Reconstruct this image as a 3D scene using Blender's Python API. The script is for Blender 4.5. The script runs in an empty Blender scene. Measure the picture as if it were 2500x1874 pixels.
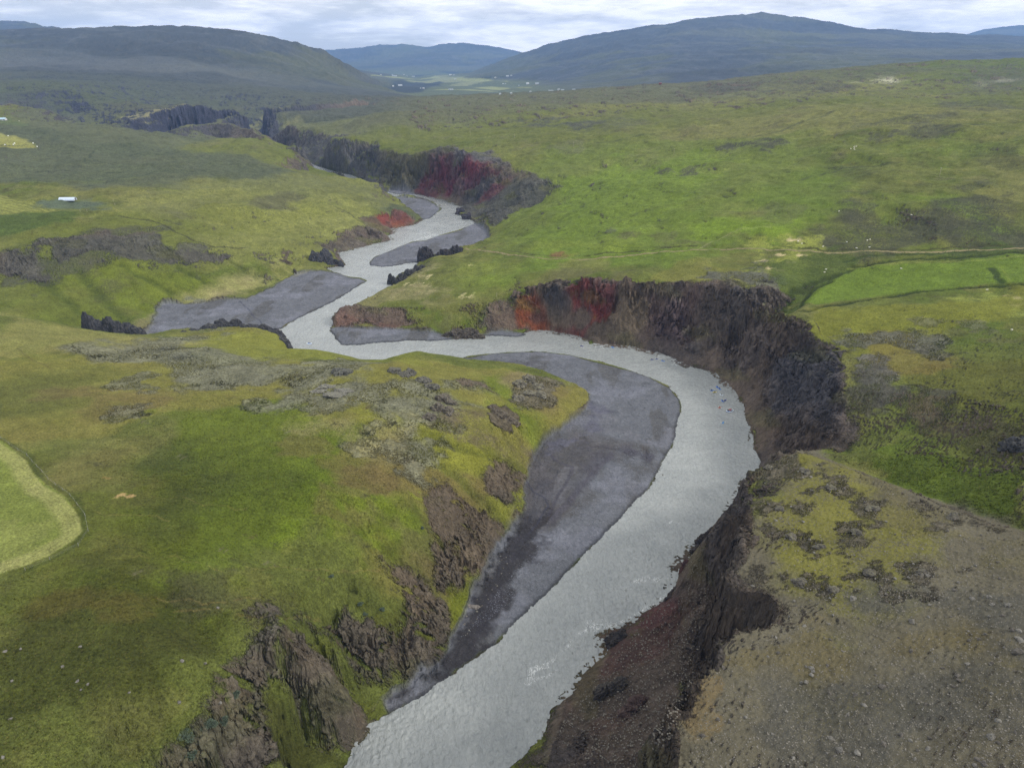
import bpy, bmesh, math, random, time
import numpy as np
from mathutils import Vector, Matrix, Euler, geometry
T0 = time.time()
# ------------------------------------------------------------------ camera, sky, sun, exposure
sc = bpy.context.scene
CAMH, FPX, PITCH = 187.0, 1700.0, math.atan((937 - 140) / 1700.0)
cam = bpy.data.cameras.new('camera'); camo = bpy.data.objects.new('camera', cam)
sc.collection.objects.link(camo); sc.camera = camo
camo.location = (0, 0, CAMH); camo.rotation_euler = (math.pi / 2 - PITCH, 0, 0)
cam.sensor_width = 36; cam.lens = 36 * FPX / 2500; cam.clip_start = 1; cam.clip_end = 60000

SUN_EL, SUN_AZ = math.radians(36), math.radians(104)     # azimuth clockwise from the view direction (+Y)
sund = Vector((math.sin(SUN_AZ) * math.cos(SUN_EL), math.cos(SUN_AZ) * math.cos(SUN_EL), math.sin(SUN_EL)))
sl = bpy.data.lights.new('sun', 'SUN'); sl.energy = 2.9; sl.angle = math.radians(10); sl.color = (1, .95, .88)
so = bpy.data.objects.new('sun', sl); sc.collection.objects.link(so)
so.rotation_euler = (-sund).to_track_quat('-Z', 'Y').to_euler(); so.location = (300, -200, 900)

world = bpy.data.worlds.new('World'); sc.world = world; world.use_nodes = True
nt = world.node_tree; N = nt.nodes; L = nt.links; N.clear()
def nn(t, **k):
    n = N.new(t)
    for a, b in k.items(): setattr(n, a, b)
    return n
out = nn('ShaderNodeOutputWorld'); bg = nn('ShaderNodeBackground'); bg.inputs['Strength'].default_value = 0.1
sky = nn('ShaderNodeTexSky', sky_type='NISHITA', sun_disc=False, sun_elevation=SUN_EL, sun_rotation=SUN_AZ)
geo = nn('ShaderNodeTexCoord'); sep = nn('ShaderNodeSeparateXYZ'); L.new(geo.outputs['Generated'], sep.inputs[0])
# overcast deck: project the direction on a plane overhead so that clouds flatten to the horizon
zc = nn('ShaderNodeMath', operation='MAXIMUM'); L.new(sep.outputs['Z'], zc.inputs[0]); zc.inputs[1].default_value = 0.0
za = nn('ShaderNodeMath', operation='ADD'); L.new(zc.outputs[0], za.inputs[0]); za.inputs[1].default_value = 0.055
dx = nn('ShaderNodeMath', operation='DIVIDE'); L.new(sep.outputs['X'], dx.inputs[0]); L.new(za.outputs[0], dx.inputs[1])
dy = nn('ShaderNodeMath', operation='DIVIDE'); L.new(sep.outputs['Y'], dy.inputs[0]); L.new(za.outputs[0], dy.inputs[1])
zs = nn('ShaderNodeMath', operation='MULTIPLY'); L.new(sep.outputs['Z'], zs.inputs[0]); zs.inputs[1].default_value = 6.0
cmb = nn('ShaderNodeCombineXYZ'); L.new(sep.outputs['X'], cmb.inputs[0]); L.new(sep.outputs['Y'], cmb.inputs[1]); L.new(zs.outputs[0], cmb.inputs[2])
n1 = nn('ShaderNodeTexNoise'); n1.inputs['Scale'].default_value = 4.6; n1.inputs['Detail'].default_value = 9; n1.inputs['Roughness'].default_value = .56; n1.inputs['Distortion'].default_value = .5
L.new(cmb.outputs[0], n1.inputs['Vector'])
n2 = nn('ShaderNodeTexNoise'); n2.inputs['Scale'].default_value = 17; n2.inputs['Detail'].default_value = 8; n2.inputs['Roughness'].default_value = .6
L.new(cmb.outputs[0], n2.inputs['Vector'])
r1 = nn('ShaderNodeValToRGB'); e = r1.color_ramp.elements       # light and shade of the cloud deck
e[0].position = .42; e[0].color = (8.2, 8.4, 8.8, 1); e[1].position = .57; e[1].color = (13.4, 13.1, 12.6, 1)
m_ = e.new(.50); m_.color = (10.8, 10.8, 10.7, 1)
mixn = nn('ShaderNodeMath', operation='MULTIPLY_ADD'); L.new(n2.outputs['Fac'], mixn.inputs[0]); mixn.inputs[1].default_value = .35
sub = nn('ShaderNodeMath', operation='MULTIPLY'); L.new(n1.outputs['Fac'], sub.inputs[0]); sub.inputs[1].default_value = .65
L.new(sub.outputs[0], mixn.inputs[2]); L.new(mixn.outputs[0], r1.inputs['Fac'])
zen = nn('ShaderNodeMath', operation='MULTIPLY_ADD'); L.new(zc.outputs[0], zen.inputs[0]); zen.inputs[1].default_value = .35; zen.inputs[2].default_value = 1.0
cl = nn('ShaderNodeVectorMath', operation='SCALE'); L.new(r1.outputs['Color'], cl.inputs[0]); L.new(zen.outputs[0], cl.inputs['Scale'])
cov = nn('ShaderNodeMapRange'); L.new(n1.outputs['Fac'], cov.inputs['Value']); cov.inputs['From Min'].default_value = .34; cov.inputs['From Max'].default_value = .46
cov.inputs['To Min'].default_value = .8; cov.inputs['To Max'].default_value = 1
mx = nn('ShaderNodeMix', data_type='RGBA'); L.new(cov.outputs[0], mx.inputs['Factor']); L.new(sky.outputs[0], mx.inputs['A']); L.new(cl.outputs[0], mx.inputs['B'])
L.new(mx.outputs['Result'], bg.inputs['Color']); L.new(bg.outputs[0], out.inputs['Surface'])

vs = sc.view_settings; vs.view_transform = 'Standard'; vs.look = 'None'; vs.exposure = 0.0; vs.gamma = 1; vs.use_curve_mapping = False
sc.cycles.use_denoising = True; sc.cycles.denoising_prefilter = 'NONE'; sc.cycles.denoising_input_passes = 'RGB_ALBEDO_NORMAL'; sc.cycles.max_bounces = 4; sc.cycles.diffuse_bounces = 2; sc.cycles.glossy_bounces = 2
sc.cycles.volume_bounces = 1; sc.cycles.transparent_max_bounces = 8; sc.cycles.transmission_bounces = 2
sc.cycles.caustics_reflective = False; sc.cycles.caustics_refractive = False

# ------------------------------------------------------------------ helpers: photograph -> world
SP, CP = math.sin(PITCH), math.cos(PITCH)
def ray(u, v):
    a = (937 - v) / FPX
    return (u - 1250) / FPX, CP + a * SP, -SP + a * CP
def onz(u, v, z):
    x, y, d = ray(u, v); t = (z - CAMH) / d
    return x * t, y * t, z
def ony(u, v, Y):
    x, y, d = ray(u, v); t = Y / y
    return x * t, Y, CAMH + d * t
def lin(c):
    c = np.asarray(c, float) / 255.0
    return np.where(c <= .04045, c / 12.92, ((c + .055) / 1.055) ** 2.4)
LIGHT = 1.05       # light that the diffuse ground receives, as radiance per albedo
def alb(*c): return lin(c) / LIGHT

rng = np.random.default_rng(7)
def make_tex(n, beta, ridged=False, seed=0, lo=1):
    r = np.random.default_rng(seed)
    fx = np.fft.fftfreq(n)[:, None] * n; fy = np.fft.rfftfreq(n)[None, :] * n
    k = np.hypot(fx, fy); k[0, 0] = 1
    if not ridged:
        F = np.fft.rfft2(r.standard_normal((n, n))) * k ** (-beta) * (k >= lo)
        t = np.fft.irfft2(F, (n, n)); t -= t.mean(); return (t / t.std()).astype(np.float32)
    acc = np.zeros((n, n)); f = lo * 2.0; a = 1.0
    while f < n / 3:
        F = np.fft.rfft2(r.standard_normal((n, n))) * np.exp(-((k - f) / (f * .35)) ** 2)
        t = np.fft.irfft2(F, (n, n)); t /= t.std()
        acc += a * (1 - np.abs(t)); a *= .55; f *= 2
    acc -= acc.mean(); return (acc / acc.std()).astype(np.float32)
TEXN = 1024
FBM = make_tex(TEXN, 1.9, seed=1); FBM2 = make_tex(TEXN, 1.7, seed=2); RIDGE = make_tex(TEXN, 0, True, seed=3, lo=2)
FINE = make_tex(TEXN, 1.0, seed=4, lo=12); SPECK = make_tex(TEXN, .3, seed=5, lo=40)
_r = np.random.default_rng(11); _kx = np.fft.fftfreq(TEXN)[:, None] * TEXN; _ky = np.fft.rfftfreq(TEXN)[None, :] * TEXN; _k = np.hypot(_kx, _ky)
MID = np.fft.irfft2(np.fft.rfft2(_r.standard_normal((TEXN, TEXN))) * (_k > 7) * (_k < 36) / np.maximum(_k, 1) ** .8, (TEXN, TEXN)); MID = (MID / MID.std()).astype(np.float32)
def samp(tex, x, y, period, rot=0.0):
    n = tex.shape[0]; c, s = math.cos(rot), math.sin(rot)
    X = (x * c - y * s) * (n / period); Y = (x * s + y * c) * (n / period)
    i = np.floor(X); j = np.floor(Y); fx = (X - i).astype(np.float32); fy = (Y - j).astype(np.float32)
    i = i.astype(np.int64) % n; j = j.astype(np.int64) % n; i1 = (i + 1) % n; j1 = (j + 1) % n
    fx = fx * fx * (3 - 2 * fx); fy = fy * fy * (3 - 2 * fy)
    return (tex[i, j] * (1 - fx) + tex[i1, j] * fx) * (1 - fy) + (tex[i, j1] * (1 - fx) + tex[i1, j1] * fx) * fy
def sstep(a, b, x):
    t = np.clip((x - a) / (b - a), 0, 1); return t * t * (3 - 2 * t)

# ------------------------------------------------------------------ the river, gravel bars, rims, hills (surveyed points)
W_LEFT = [(880,1800),(904,1768),(949,1739),(990,1715),(1035,1695),(1092,1650),(1153,1605),(1214,1569),(1265,1517),(1324,1458),
 (1389,1393),(1424,1358),(1508,1274),(1588,1184),(1612,1147),(1627,1114),(1649,1064),(1663,1006),(1659,973),(1634,941),(1562,912),
 (1475,885),(1381,865),(1308,857),(1250,859),(1180,866),(1127,875),(1080,885),(1000,893),(900,897),(830,890),(760,880),(712,866),(690,835),
 (678,805),(734,774),(817,734),(853,712),(895,685),(882,678),(853,676),(824,667),(803,662),(795,655),(824,650),(841,647),(837,636),(822,618),
 (853,609),(907,597),(953,586),(947,575),(958,570),(953,557),(998,551),(1016,546),(1031,537),(1049,533),(1078,510),(1059,497),(1034,488),
 (1005,483),(969,482),(950,477),(935,472),(905,462),(865,445),(834,432),(807,426),(780,424),(766,419),(754,404),(735,395),(700,384),(655,368)]
W_RIGHT = [(655,361),(705,375),(740,388),(774,405),(796,411),(823,420),(861,427),(890,440),(915,452),(940,467),(962,473),(1012,474),(1045,479),
 (1081,486),(1107,495),(1132,503),(1123,510),(1121,524),(1143,532),(1161,542),(1157,547),(1128,560),(1075,574),(1040,587),(1005,590),(962,608),
 (915,626),(900,640),(903,648),(933,651),(965,649),(998,642),(1024,640),(1010,660),(975,672),(957,690),(962,702),(918,728),(868,752),
 (832,762),(813,772),(815,797),(806,801),(808,814),(821,828),(835,843),(875,843),(926,835),(998,832),(1070,832),(1114,826),(1088,822),(1135,825),
 (1179,821),(1215,819),(1262,823),(1284,817),(1277,812),(1302,806),(1319,805),(1363,809),(1417,821),(1435,829),(1437,839),(1482,839),(1544,845),
 (1598,857),(1656,877),(1696,897),(1743,908),(1772,933),(1797,955),(1811,980),(1820,984),(1819,1002),(1826,1031),(1844,1060),(1842,1096),
 (1855,1125),(1848,1165),(1830,1205),(1800,1250),(1757,1290),(1717,1308),(1702,1348),(1670,1373),(1652,1428),(1627,1467),(1563,1497),(1548,1522),
 (1493,1547),(1488,1572),(1478,1597),(1419,1646),(1399,1691),(1339,1736),(1329,1795),(1289,1840),(1250,1874)]
P = []      # (x, y, z)
def F(pts, z=None, Y=None, step=9):
    w = []
    for p in pts:
        if Y is not None and len(p) == 2: w.append(ony(p[0], p[1], Y))
        elif z is not None and len(p) == 2: w.append(onz(p[0], p[1], z))
        elif p[2] > 600: w.append(ony(*p))
        else: w.append(onz(*p))
    P.append(w); return w
def Wd(pts): P.append([tuple(map(float, p)) for p in pts])
def single(pts):
    for p in pts: F([p])
wl = [onz(u, v, 0) for u, v in W_LEFT]; wr = [onz(u, v, 0) for u, v in W_RIGHT]
wl = [(-60, 20, 0), (-58, 60, 0), (-56, 90, 0), (-52, 115, 0), (-49, 136, 0)] + wl
wr = wr + [(-4, 110, 0), (-10, 80, 0), (-12, 50, 0), (-12, 20, 0)]
up = [(-660, 1850, 0), (-760, 2050, 0)]; upr = [(-720, 2070, 0), (-625, 1860, 0)]
P.append(wl + up); P.append(upr + wr)
WATER = np.array([(p[0], p[1]) for p in wl + up + upr + wr])

# near right plateau
F([(1841,1214,50),(1816,1274,52),(1826,1328,53),(1791,1378,54),(1757,1398,54),(1752,1428,55),(1800,1450,57),(1871,1472,58),(1921,1515,60),(1846,1532,60),
   (1777,1542,60),(1752,1557,60),(1737,1587,60),(1752,1612,61),(1722,1651,61),(1690,1666,61),(1692,1716,62),(1667,1746,62),(1642,1761,62),(1642,1820,63),(1642,1874,63)])
Wd([(26,82,64),(22,60,65),(20,20,66)])
F([(1836,1141,43),(1811,1189,42),(1801,1224,42),(1771,1274,42),(1764,1300,41)])
F([(1725,1400,22),(1735,1470,27),(1722,1510,28),(1700,1560,28),(1690,1640,28),(1680,1690,28),(1655,1740,28),(1640,1784,28),(1600,1874,26)])
Wd([(18,100,24),(12,60,24),(10,20,24)])
single([(1650,1480,9),(1580,1560,12),(1520,1640,13),(1470,1740,14),(1420,1840,15),(1600,1640,20),(1560,1760,22),(1500,1860,22)])
single([(1790,1650,34)])
F([(1836,1139,45),(1861,1120,48),(1901,1101,50),(1936,1095,52),(2011,1114,54),(2137,1161,58),(2300,1231,64),(2500,1301,70),(2800,1420,80)])
F([(1880,1108,22),(1950,1088,30),(2015,1103,34),(2137,1152,41),(2300,1222,48),(2500,1290,55),(2800,1400,62)])
F([(1842,1096,1),(1852,1120,3)])
single([(1900,1090,10),(1990,1098,23),(2060,1090,32),(2020,1060,30)])
single([(1900,1200,53),(2000,1200,56),(2100,1250,60),(2250,1350,66),(1900,1350,56),(2050,1400,62),(2250,1500,70),(2450,1500,76),(1950,1600,64),
        (2200,1700,73),(2450,1750,82),(1800,1700,64),(2000,1850,70),(1800,1850,66),(2300,1874,78),(2700,1874,88),(2700,1600,84),(1980,1460,61),(1980,1530,63)])
Wd([(60,60,72),(100,60,80),(150,80,92),(60,20,74),(140,20,90),(200,140,96),(250,250,80),(320,330,72)])
# right bank main cliff
F([(1298,702,27),(1345,700,32),(1381,691,36),(1435,680,40),(1507,680,42),(1536,695,41),(1598,691,43),(1652,684,45),(1706,680,47),(1776,684,48),(1827,703,47),
   (1860,737,45),(1882,756,43)])
F([(1940,768,44),(1978,778,46),(1983,817,45),(2038,830,45),(2067,864,45),(2139,872,46),(2070,882,43),(2063,914,42),(2067,969,40),(2092,1020,38),(2080,1058,35),(2050,1095,32)])
F([(2080,665,47),(2000,700,43),(1955,745,38),(1915,768,33),(1890,785,28),(1860,820,20),(1810,880,8)])
single([(2100,1100,36),(2300,1180,47),(2500,1240,57),(2200,1050,42),(2500,1120,60),(2150,950,46),(2300,950,52),(2500,1000,62),(2200,850,47),(2500,850,60),
        (2000,720,45),(2250,690,50),(2500,700,55),(1990,770,46),(2300,780,52),(2700,900,66),(2700,1100,68),(2700,700,64),(1850,690,50)])
# peninsula and meadow with the track
F([(813,762,10),(832,750,11),(868,741,12),(915,720,12),(947,700,11),(962,694,9)])
F([(868,745,12),(962,747,13),(1106,742,15),(1179,741,17),(1233,723,21),(1262,704,25)])
F([(815,798,.6),(889,801,1.2),(980,806,1.4),(1045,810,1.5),(1110,812,1.5),(1179,812,1.5),(1250,808,1.2),(1290,805,1.0)])
single([(1000,700,13),(1060,650,14),(1100,700,17),(1180,660,20),(1250,680,26),(1330,660,32)])
F([(1160,612,16),(1250,623,22),(1300,627,26),(1430,630,34),(1600,618,42),(1800,605,50),(2000,609,54),(2250,613,58),(2500,603,63),(2800,595,68)])
F([(1034,638,2),(1080,628,6),(1135,612,4),(1179,611,4),(1193,597,3),(1197,575,2.5),(1179,552,3)])
single([(1020,660,9),(1160,640,16)])
# right hillside
F([(1215,562,7),(1235,590,10),(1300,585,20),(1400,590,29),(1250,555,16)])
single([(1300,520,26),(1400,500,38),(1500,540,42),(1700,500,60),(2000,500,71),(2300,500,78),(2500,500,82),(2800,500,88),(1700,560,52),(2200,560,62),
        (1300,400,52),(1450,420,54),(1600,400,68),(2000,400,84),(2500,400,97),(2800,400,105),(1250,340,66),(1500,340,76),
        (1300,300,74),(1600,300,90),(2000,300,108),(2500,300,124),(2850,300,130)])
F([(990,238),(1120,237),(1250,229),(1459,217),(1612,206),(1775,194),(1984,171),(2210,152),(2500,139),(2850,128)], Y=2250)
F([(990,252),(1250,246),(1459,236),(1612,226),(1775,214),(1984,194),(2210,176),(2500,165),(2850,152)], Y=1950)
F([(980,270),(1250,262),(1459,256),(1612,250),(1775,243),(1984,230),(2210,222),(2500,220),(2850,215)], Y=1600)
Wd([(-560,2900,40),(-300,2900,50),(0,2900,60),(500,2900,80),(1000,2900,110),(1700,2900,130),(2500,2900,140)])
Wd([(-300,3800,-20),(0,3800,-20),(500,3600,-15),(1500,3800,0),(2600,3800,20)])
# right bank, basalt walls and scoria slopes upstream
F([(700,352,38),(739,349,42),(793,347,46),(834,355,52),(836,338,56),(875,335,57),(910,343,52),(922,362,47),(947,371,46),(985,374,50),(1016,374,54),(1034,365,60),(1070,354,66),
   (1107,354,68),(1135,362,66),(1143,378,58),(1164,369,64),(1193,361,66),(1211,369,64),(1222,394,56),(1251,412,50),(1287,412,52),(1305,427,48),(1360,445,43),(1371,458,40)])
F([(1143,405,48),(1120,440,24),(1100,470,8)])
F([(1225,430,42),(1200,470,22),(1170,510,8)])
single([(1300,500,24),(1250,520,16)])
# left bank upstream of the first bend
F([(834,432,32),(870,425,32),(893,443,26),(925,443,22),(932,462,13),(945,474,2)])
F([(969,485,4),(984,500,8),(1005,520,9),(1022,530,5),(1031,536,1)])
F([(882,540,16),(922,521,16),(962,513,15),(990,512,11)])
F([(766,582,16),(803,566,16),(853,557,15),(911,553,14),(938,562,11)])
F([(759,608,14),(792,603,13),(812,612,10),(825,640,4)])
F([(920,575,2),(880,592,2),(830,612,1.5)])
F([(760,652,3),(720,657,2.5),(660,690,2),(590,715,2.5),(480,730,3),(400,745,3),(352,780,3.5),(330,812,4)])
single([(700,700,1.8),(600,760,1.6),(450,780,2.2),(800,700,1.3),(850,690,.8)])
# left bench and its crags
F([(0,616,42),(48,612,42),(104,590,44),(169,578,45),(217,573,45),(314,573,44),(376,568,42),(420,602,36),(511,605,30),(600,603,26),(700,600,19),(750,597,16)])
F([(-200,700,30),(0,655,31),(50,682,27),(100,682,26),(130,640,32),(217,610,37),(300,622,35),(400,640,26),(511,628,23),(620,625,20)])
F([(-300,600,46),(-300,700,34)])
single([(150,470,57),(400,470,50),(650,470,42),(800,470,36),(300,520,50),(600,540,34),(750,520,28),(850,500,24),(0,560,50),(100,400,60),(400,400,56),(650,400,46),
        (0,500,56),(-300,480,62),(-300,360,80),(900,490,20),(520,580,34),(700,560,25)])
F([(-300,285,1400),(0,288,1400),(108,296,1420),(158,302,1440),(203,304,1460),(249,301,1480),(283,311,1460),(339,318,1420),(407,329,1360),(441,337,1330),(508,338,1310),(601,345,1290),(633,349,1280),(674,360,1260),(715,365,1250)])
F([(715,365,44),(728,380,38),(745,404,20),(757,425,9)])
F([(757,426,12),(780,431,22),(807,433,28),(834,434,31)])
F([(0,740,22),(-300,740,30),(100,780,14),(200,800,5),(330,822,3)])
F([(0,700,26),(150,720,20),(250,740,12)])
# near left hill
F([(-300,790,50),(0,768,42),(113,787,36),(208,805,29),(300,819,24),(436,825,18),(506,835,16),(600,845,14),(660,850,12),(707,853,9),(773,853,12),(836,860,9),(880,876,8),(940,877,9),(995,858,14),(1025,856,15),(1062,862,12),(1112,873,4),(1127,877,1)])
F([(438,808,12),(529,797,14),(600,795,14),(674,808,10),(696,834,6)])
HILLFOOT = [(1206,886),(1286,901),(1351,922),(1409,944),(1434,966),(1431,995),(1409,1024),(1369,1053),(1333,1074),(1308,1100),(1286,1139),(1282,1176),(1279,1212),
   (1275,1259),(1243,1277),(1225,1320),(1188,1389),(1178,1414),(1157,1434),(1140,1499),(1116,1528),(1092,1585),(1071,1617),(1010,1634),(990,1682),(957,1692)]
F(HILLFOOT, z=2.0)
single([(1400,920,1.2),(1550,980,1.4),(1500,1080,1.4),(1400,1150,2),(1320,1280,1.8),(1250,1400,1.4),(1180,1520,1.0)])
single([(407,838,24),(500,850,29),(300,900,36),(600,900,32),(640,940,34),(780,900,33),(850,905,37),(950,905,36),(1050,930,31),(1100,960,27),(1180,930,20),(1270,925,13),(1340,945,9),
        (1380,1000,7),(1280,1040,12),(900,1000,40),(1050,1020,33),(1180,1020,24),(600,1050,44),(300,1000,44),(0,950,46),(0,1100,50),(200,1150,50),(500,1200,50),(800,1200,46),(980,1130,34),
        (1100,1100,27),(1200,1080,19),(1130,1180,22),(1200,1170,15),(1230,1240,8),(1000,1240,32),(1050,1290,25),(1110,1290,18),(1170,1290,10),(900,1350,33),(950,1400,25),(1010,1420,17),(1060,1470,11),
        (0,1400,54),(300,1400,54),(600,1400,46),(800,1450,33),(1150,930,26),(700,1100,44)])
F([(697,1552,40),(760,1610,32),(807,1660,24),(850,1710,14),(875,1765,4)])
F([(700,1515,40),(746,1560,33),(800,1615,22),(850,1675,10),(896,1722,3)])
F([(644,1491,42),(746,1508,34),(848,1535,22),(930,1540,18),(1000,1525,13),(1050,1545,7)])
F([(830,1590,24),(908,1665,6),(957,1688,2)])
F([(660,1600,36),(590,1628,38),(560,1700,39),(540,1760,39),(480,1830,39),(400,1874,41)])
F([(715,1680,26),(690,1760,22),(650,1830,20),(600,1874,20)])
F([(740,1790,7),(720,1874,5),(860,1800,1)])
Wd([(-80,105,40),(-84,80,42),(-86,20,44)]); Wd([(-66,118,6),(-66,80,5),(-68,20,5)])
Wd([(-62,118,2),(-62,80,2),(-64,20,2)])
single([(0,1600,55),(300,1650,53),(450,1600,49),(0,1874,56),(200,1874,52),(-400,1874,58),(-400,1400,58),(-400,1000,54)])
Wd([(-140,60,54),(-140,20,54),(-300,20,60),(-300,120,60)])
# canyon far left, second canyon
F([(435,312,1520),(470,306,1560),(520,303,1570),(560,300,1560),(616,311,1500),(640,325,1440),(655,345,1370)])
F([(425,336,1490),(520,337,1535),(600,338,1480)])
single([(700,300,1640),(900,285,1800),(1000,300,54),(800,320,50),(850,330,52)])
F([(316,282,1620),(380,272,1680),(452,257,1750),(520,258,1780),(582,260,1820),(660,256,1920),(751,254,2050),(820,250,2200),(881,243,2350),(960,237,2500)])
F([(316,300,1600),(328,318,1590),(400,336,1620),(430,334,1710),(470,326,1738),(520,320,1758),(582,302,1798),(660,302,1885),(751,296,2010),(830,288,2160),(881,273,2320)])
F([(470,320,1640),(520,300,1690),(560,283,1700),(620,277,1790),(700,273,1870),(751,271,1940),(830,266,2080),(900,258,2230)])
F([(470,330,1680),(560,312,1745),(620,312,1825),(700,304,1905),(751,300,1975),(830,291,2115)])
F([(-300,260,1520),(0,250,1520),(45,254,1520),(97,259,1530),(120,268,1540),(176,298,1570)])
F([(-300,330,1640),(0,330,1640),(176,322,1640),(260,325,1640),(330,330,1600),(400,342,1500),(480,348,1420)])
F([(-300,225,1950),(0,240,1950),(54,214,2050),(97,205,2100),(136,207,2120),(158,213,2100),(150,240,2020)])
F([(-300,280,1850),(0,280,1850),(110,285,1880),(150,285,1900),(240,290,1800)])
single([(190,240,2020),(260,240,1950),(330,250,1950),(300,262,1840)])
# mountains
F([(-500,90,4800),(-200,84,4700),(0,79,4600),(102,68,4600),(243,69,4600),(299,63,4600),(367,61,4600),(497,67,4600),(610,78,4600),(718,97,4700),(757,110,4800),(780,113,4850),(814,136,5000),(881,175,5200),(927,196,5300),(983,214,5500)])
F([(700,200,3400),(800,207,3600),(900,218,4000),(985,228,4200)])
F([(-300,200,2500),(0,195,2500),(200,200,2600),(400,205,2700),(600,210,2900)])
F([(-300,140,3600),(0,138,3600),(200,135,3700),(400,130,3800),(600,140,3900),(700,150,4100),(800,175,4400)])
F([(-300,100,4200),(100,90,4200),(400,88,4200),(600,100,4300)])
Wd([(-3200,6200,300),(-2000,6200,200),(-1200,6400,60),(-900,6200,-20)])
F([(1050,203,7000),(1150,182,8200),(1200,162,8600),(1284,125,8800),(1318,116,8800),(1386,97,8700),(1465,80,8600),(1532,69,8500),(1634,56,8500),(1674,46,8500),(1787,37,8500),(1871,28,8500),(1900,27,8500),(1922,35,8500),
   (1953,56,8300),(2007,68,8200),(2086,69,8200),(2210,76,8200),(2306,81,8200),(2380,86,8200),(2500,88,8200),(3000,95,8200)])
F([(1350,150,7200),(1500,120,7000),(1700,100,6800),(1950,105,6600),(2200,110,6500),(2500,115,6500),(3000,120,6500)])
F([(1290,195,6200),(1400,190,5600),(1600,170,5200),(1900,150,5000),(2200,140,5000),(2500,130,5000),(3000,125,5000)])
F([(1420,205,5000),(1600,190,4600),(1900,172,4500),(2500,150,4500)])
F([(700,150),(797,121),(870,116),(904,109),(983,107),(1040,113),(1073,107),(1124,103),(1192,110),(1250,121),(1284,128),(1330,150)], Y=14000)
F([(850,150),(980,140),(1100,135),(1200,140)], Y=12500)
F([(800,185),(950,181),(1100,180),(1180,180)], Y=10500)
F([(-600,60),(-100,54),(0,53),(60,54),(82,68),(140,100)], Y=9000)
F([(2340,88),(2368,82),(2425,65),(2500,59),(3000,55)], Y=14000)
F([(1500,130),(1900,130),(2300,130)], Y=11500)
single([(950,225,-20),(1100,228,-20),(1200,225,-20),(1300,212,-20),(1020,200,-20),(1200,196,-20),(1020,187,-20),(1120,187,-20)])
Wd([(x, 15380, -60) for x in range(-20000, 20001, 2500)])

# ------------------------------------------------------------------ triangulated survey -> smooth height raster in (x/y, ln y)
S0, S1, NS = -1.9, 1.9, 2000
L0, L1, NL = math.log(22.0), math.log(15400.0), 2700
pts = []
for line in P:
    for i, p in enumerate(line):
        pts.append(p)
        if i + 1 < len(line):
            q = line[i + 1]; ym = max(40, min(p[1], q[1]))
            d = math.hypot((p[0] - q[0]), (p[1] - q[1])) / ym
            n = int(d / .02)
            for k in range(1, n + 1):
                f = k / (n + 1); pts.append(tuple(p[j] + (q[j] - p[j]) * f for j in range(3)))
for yy, zl, zr in ((20, 60, 90), (60, 60, 95), (150, 58, 98), (300, 55, 80), (500, 60, 75), (1000, 85, 120), (2000, 100, 200), (4500, 500, 250), (9000, 500, 500), (15300, 0, 0)):
    pts.append((-1.89 * yy, yy, zl)); pts.append((1.89 * yy, yy, zr))
pts = [p for p in pts if p[1] > 21]
tp = [(p[0] / p[1], math.log(p[1])) for p in pts]; tz = [p[2] for p in pts]
vo, eo, fo, ov, oe, of = geometry.delaunay_2d_cdt([Vector(p) for p in tp], [], [], 0, 1e-6)
vz = np.array([np.mean([tz[k] for k in o]) for o in ov]); vo = np.array([(p[0], p[1]) for p in vo])
RZ = np.full((NL, NS), np.nan, np.float32)
gi = (vo[:, 0] - S0) / (S1 - S0) * (NS - 1); gj = (vo[:, 1] - L0) / (L1 - L0) * (NL - 1)
for a, b, c in fo:
    x = gi[[a, b, c]]; y = gj[[a, b, c]]; z = vz[[a, b, c]]
    i0, i1 = max(0, int(np.ceil(x.min()))), min(NS - 1, int(x.max())); j0, j1 = max(0, int(np.ceil(y.min()))), min(NL - 1, int(y.max()))
    if i1 < i0 or j1 < j0: continue
    det = (y[1] - y[2]) * (x[0] - x[2]) + (x[2] - x[1]) * (y[0] - y[2])
    if abs(det) < 1e-9: continue
    X = np.arange(i0, i1 + 1)[None, :]; Y = np.arange(j0, j1 + 1)[:, None]
    w0 = ((y[1] - y[2]) * (X - x[2]) + (x[2] - x[1]) * (Y - y[2])) / det
    w1 = ((y[2] - y[0]) * (X - x[2]) + (x[0] - x[2]) * (Y - y[2])) / det; w2 = 1 - w0 - w1
    m = (w0 >= -1e-6) & (w1 >= -1e-6) & (w2 >= -1e-6)
    R = RZ[j0:j1 + 1, i0:i1 + 1]; R[m] = (w0 * z[0] + w1 * z[1] + w2 * z[2])[m]
for j in range(NL):       # outside the survey: nearest value in the row
    r = RZ[j]; bad = np.isnan(r)
    if bad.any() and not bad.all(): r[bad] = np.interp(np.flatnonzero(bad), np.flatnonzero(~bad), r[~bad])
for j in range(NL):
    if np.isnan(RZ[j]).any(): RZ[j] = RZ[j - 1] if j and not np.isnan(RZ[j - 1]).any() else 60
def gblur(A, s):
    k = int(3 * s) + 1; w = np.exp(-.5 * (np.arange(-k, k + 1) / s) ** 2); w /= w.sum()
    B = np.pad(A, k, mode='edge').astype(np.float32); n0, n1 = A.shape
    C = sum(w[i] * B[i:i + n0, :] for i in range(2 * k + 1)); return sum(w[i] * C[:, i:i + n1] for i in range(2 * k + 1))
SA = gblur(RZ, 1.4); SB = gblur(RZ, 11.0)
yrow = np.exp(np.linspace(L0, L1, NL))[:, None]
gx = np.gradient(SA, axis=1) / (yrow * (S1 - S0) / (NS - 1)); gy = np.gradient(SA, axis=0) / (yrow * (L1 - L0) / (NL - 1))
slp = gblur(np.hypot(gx, gy), 6.0)
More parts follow.
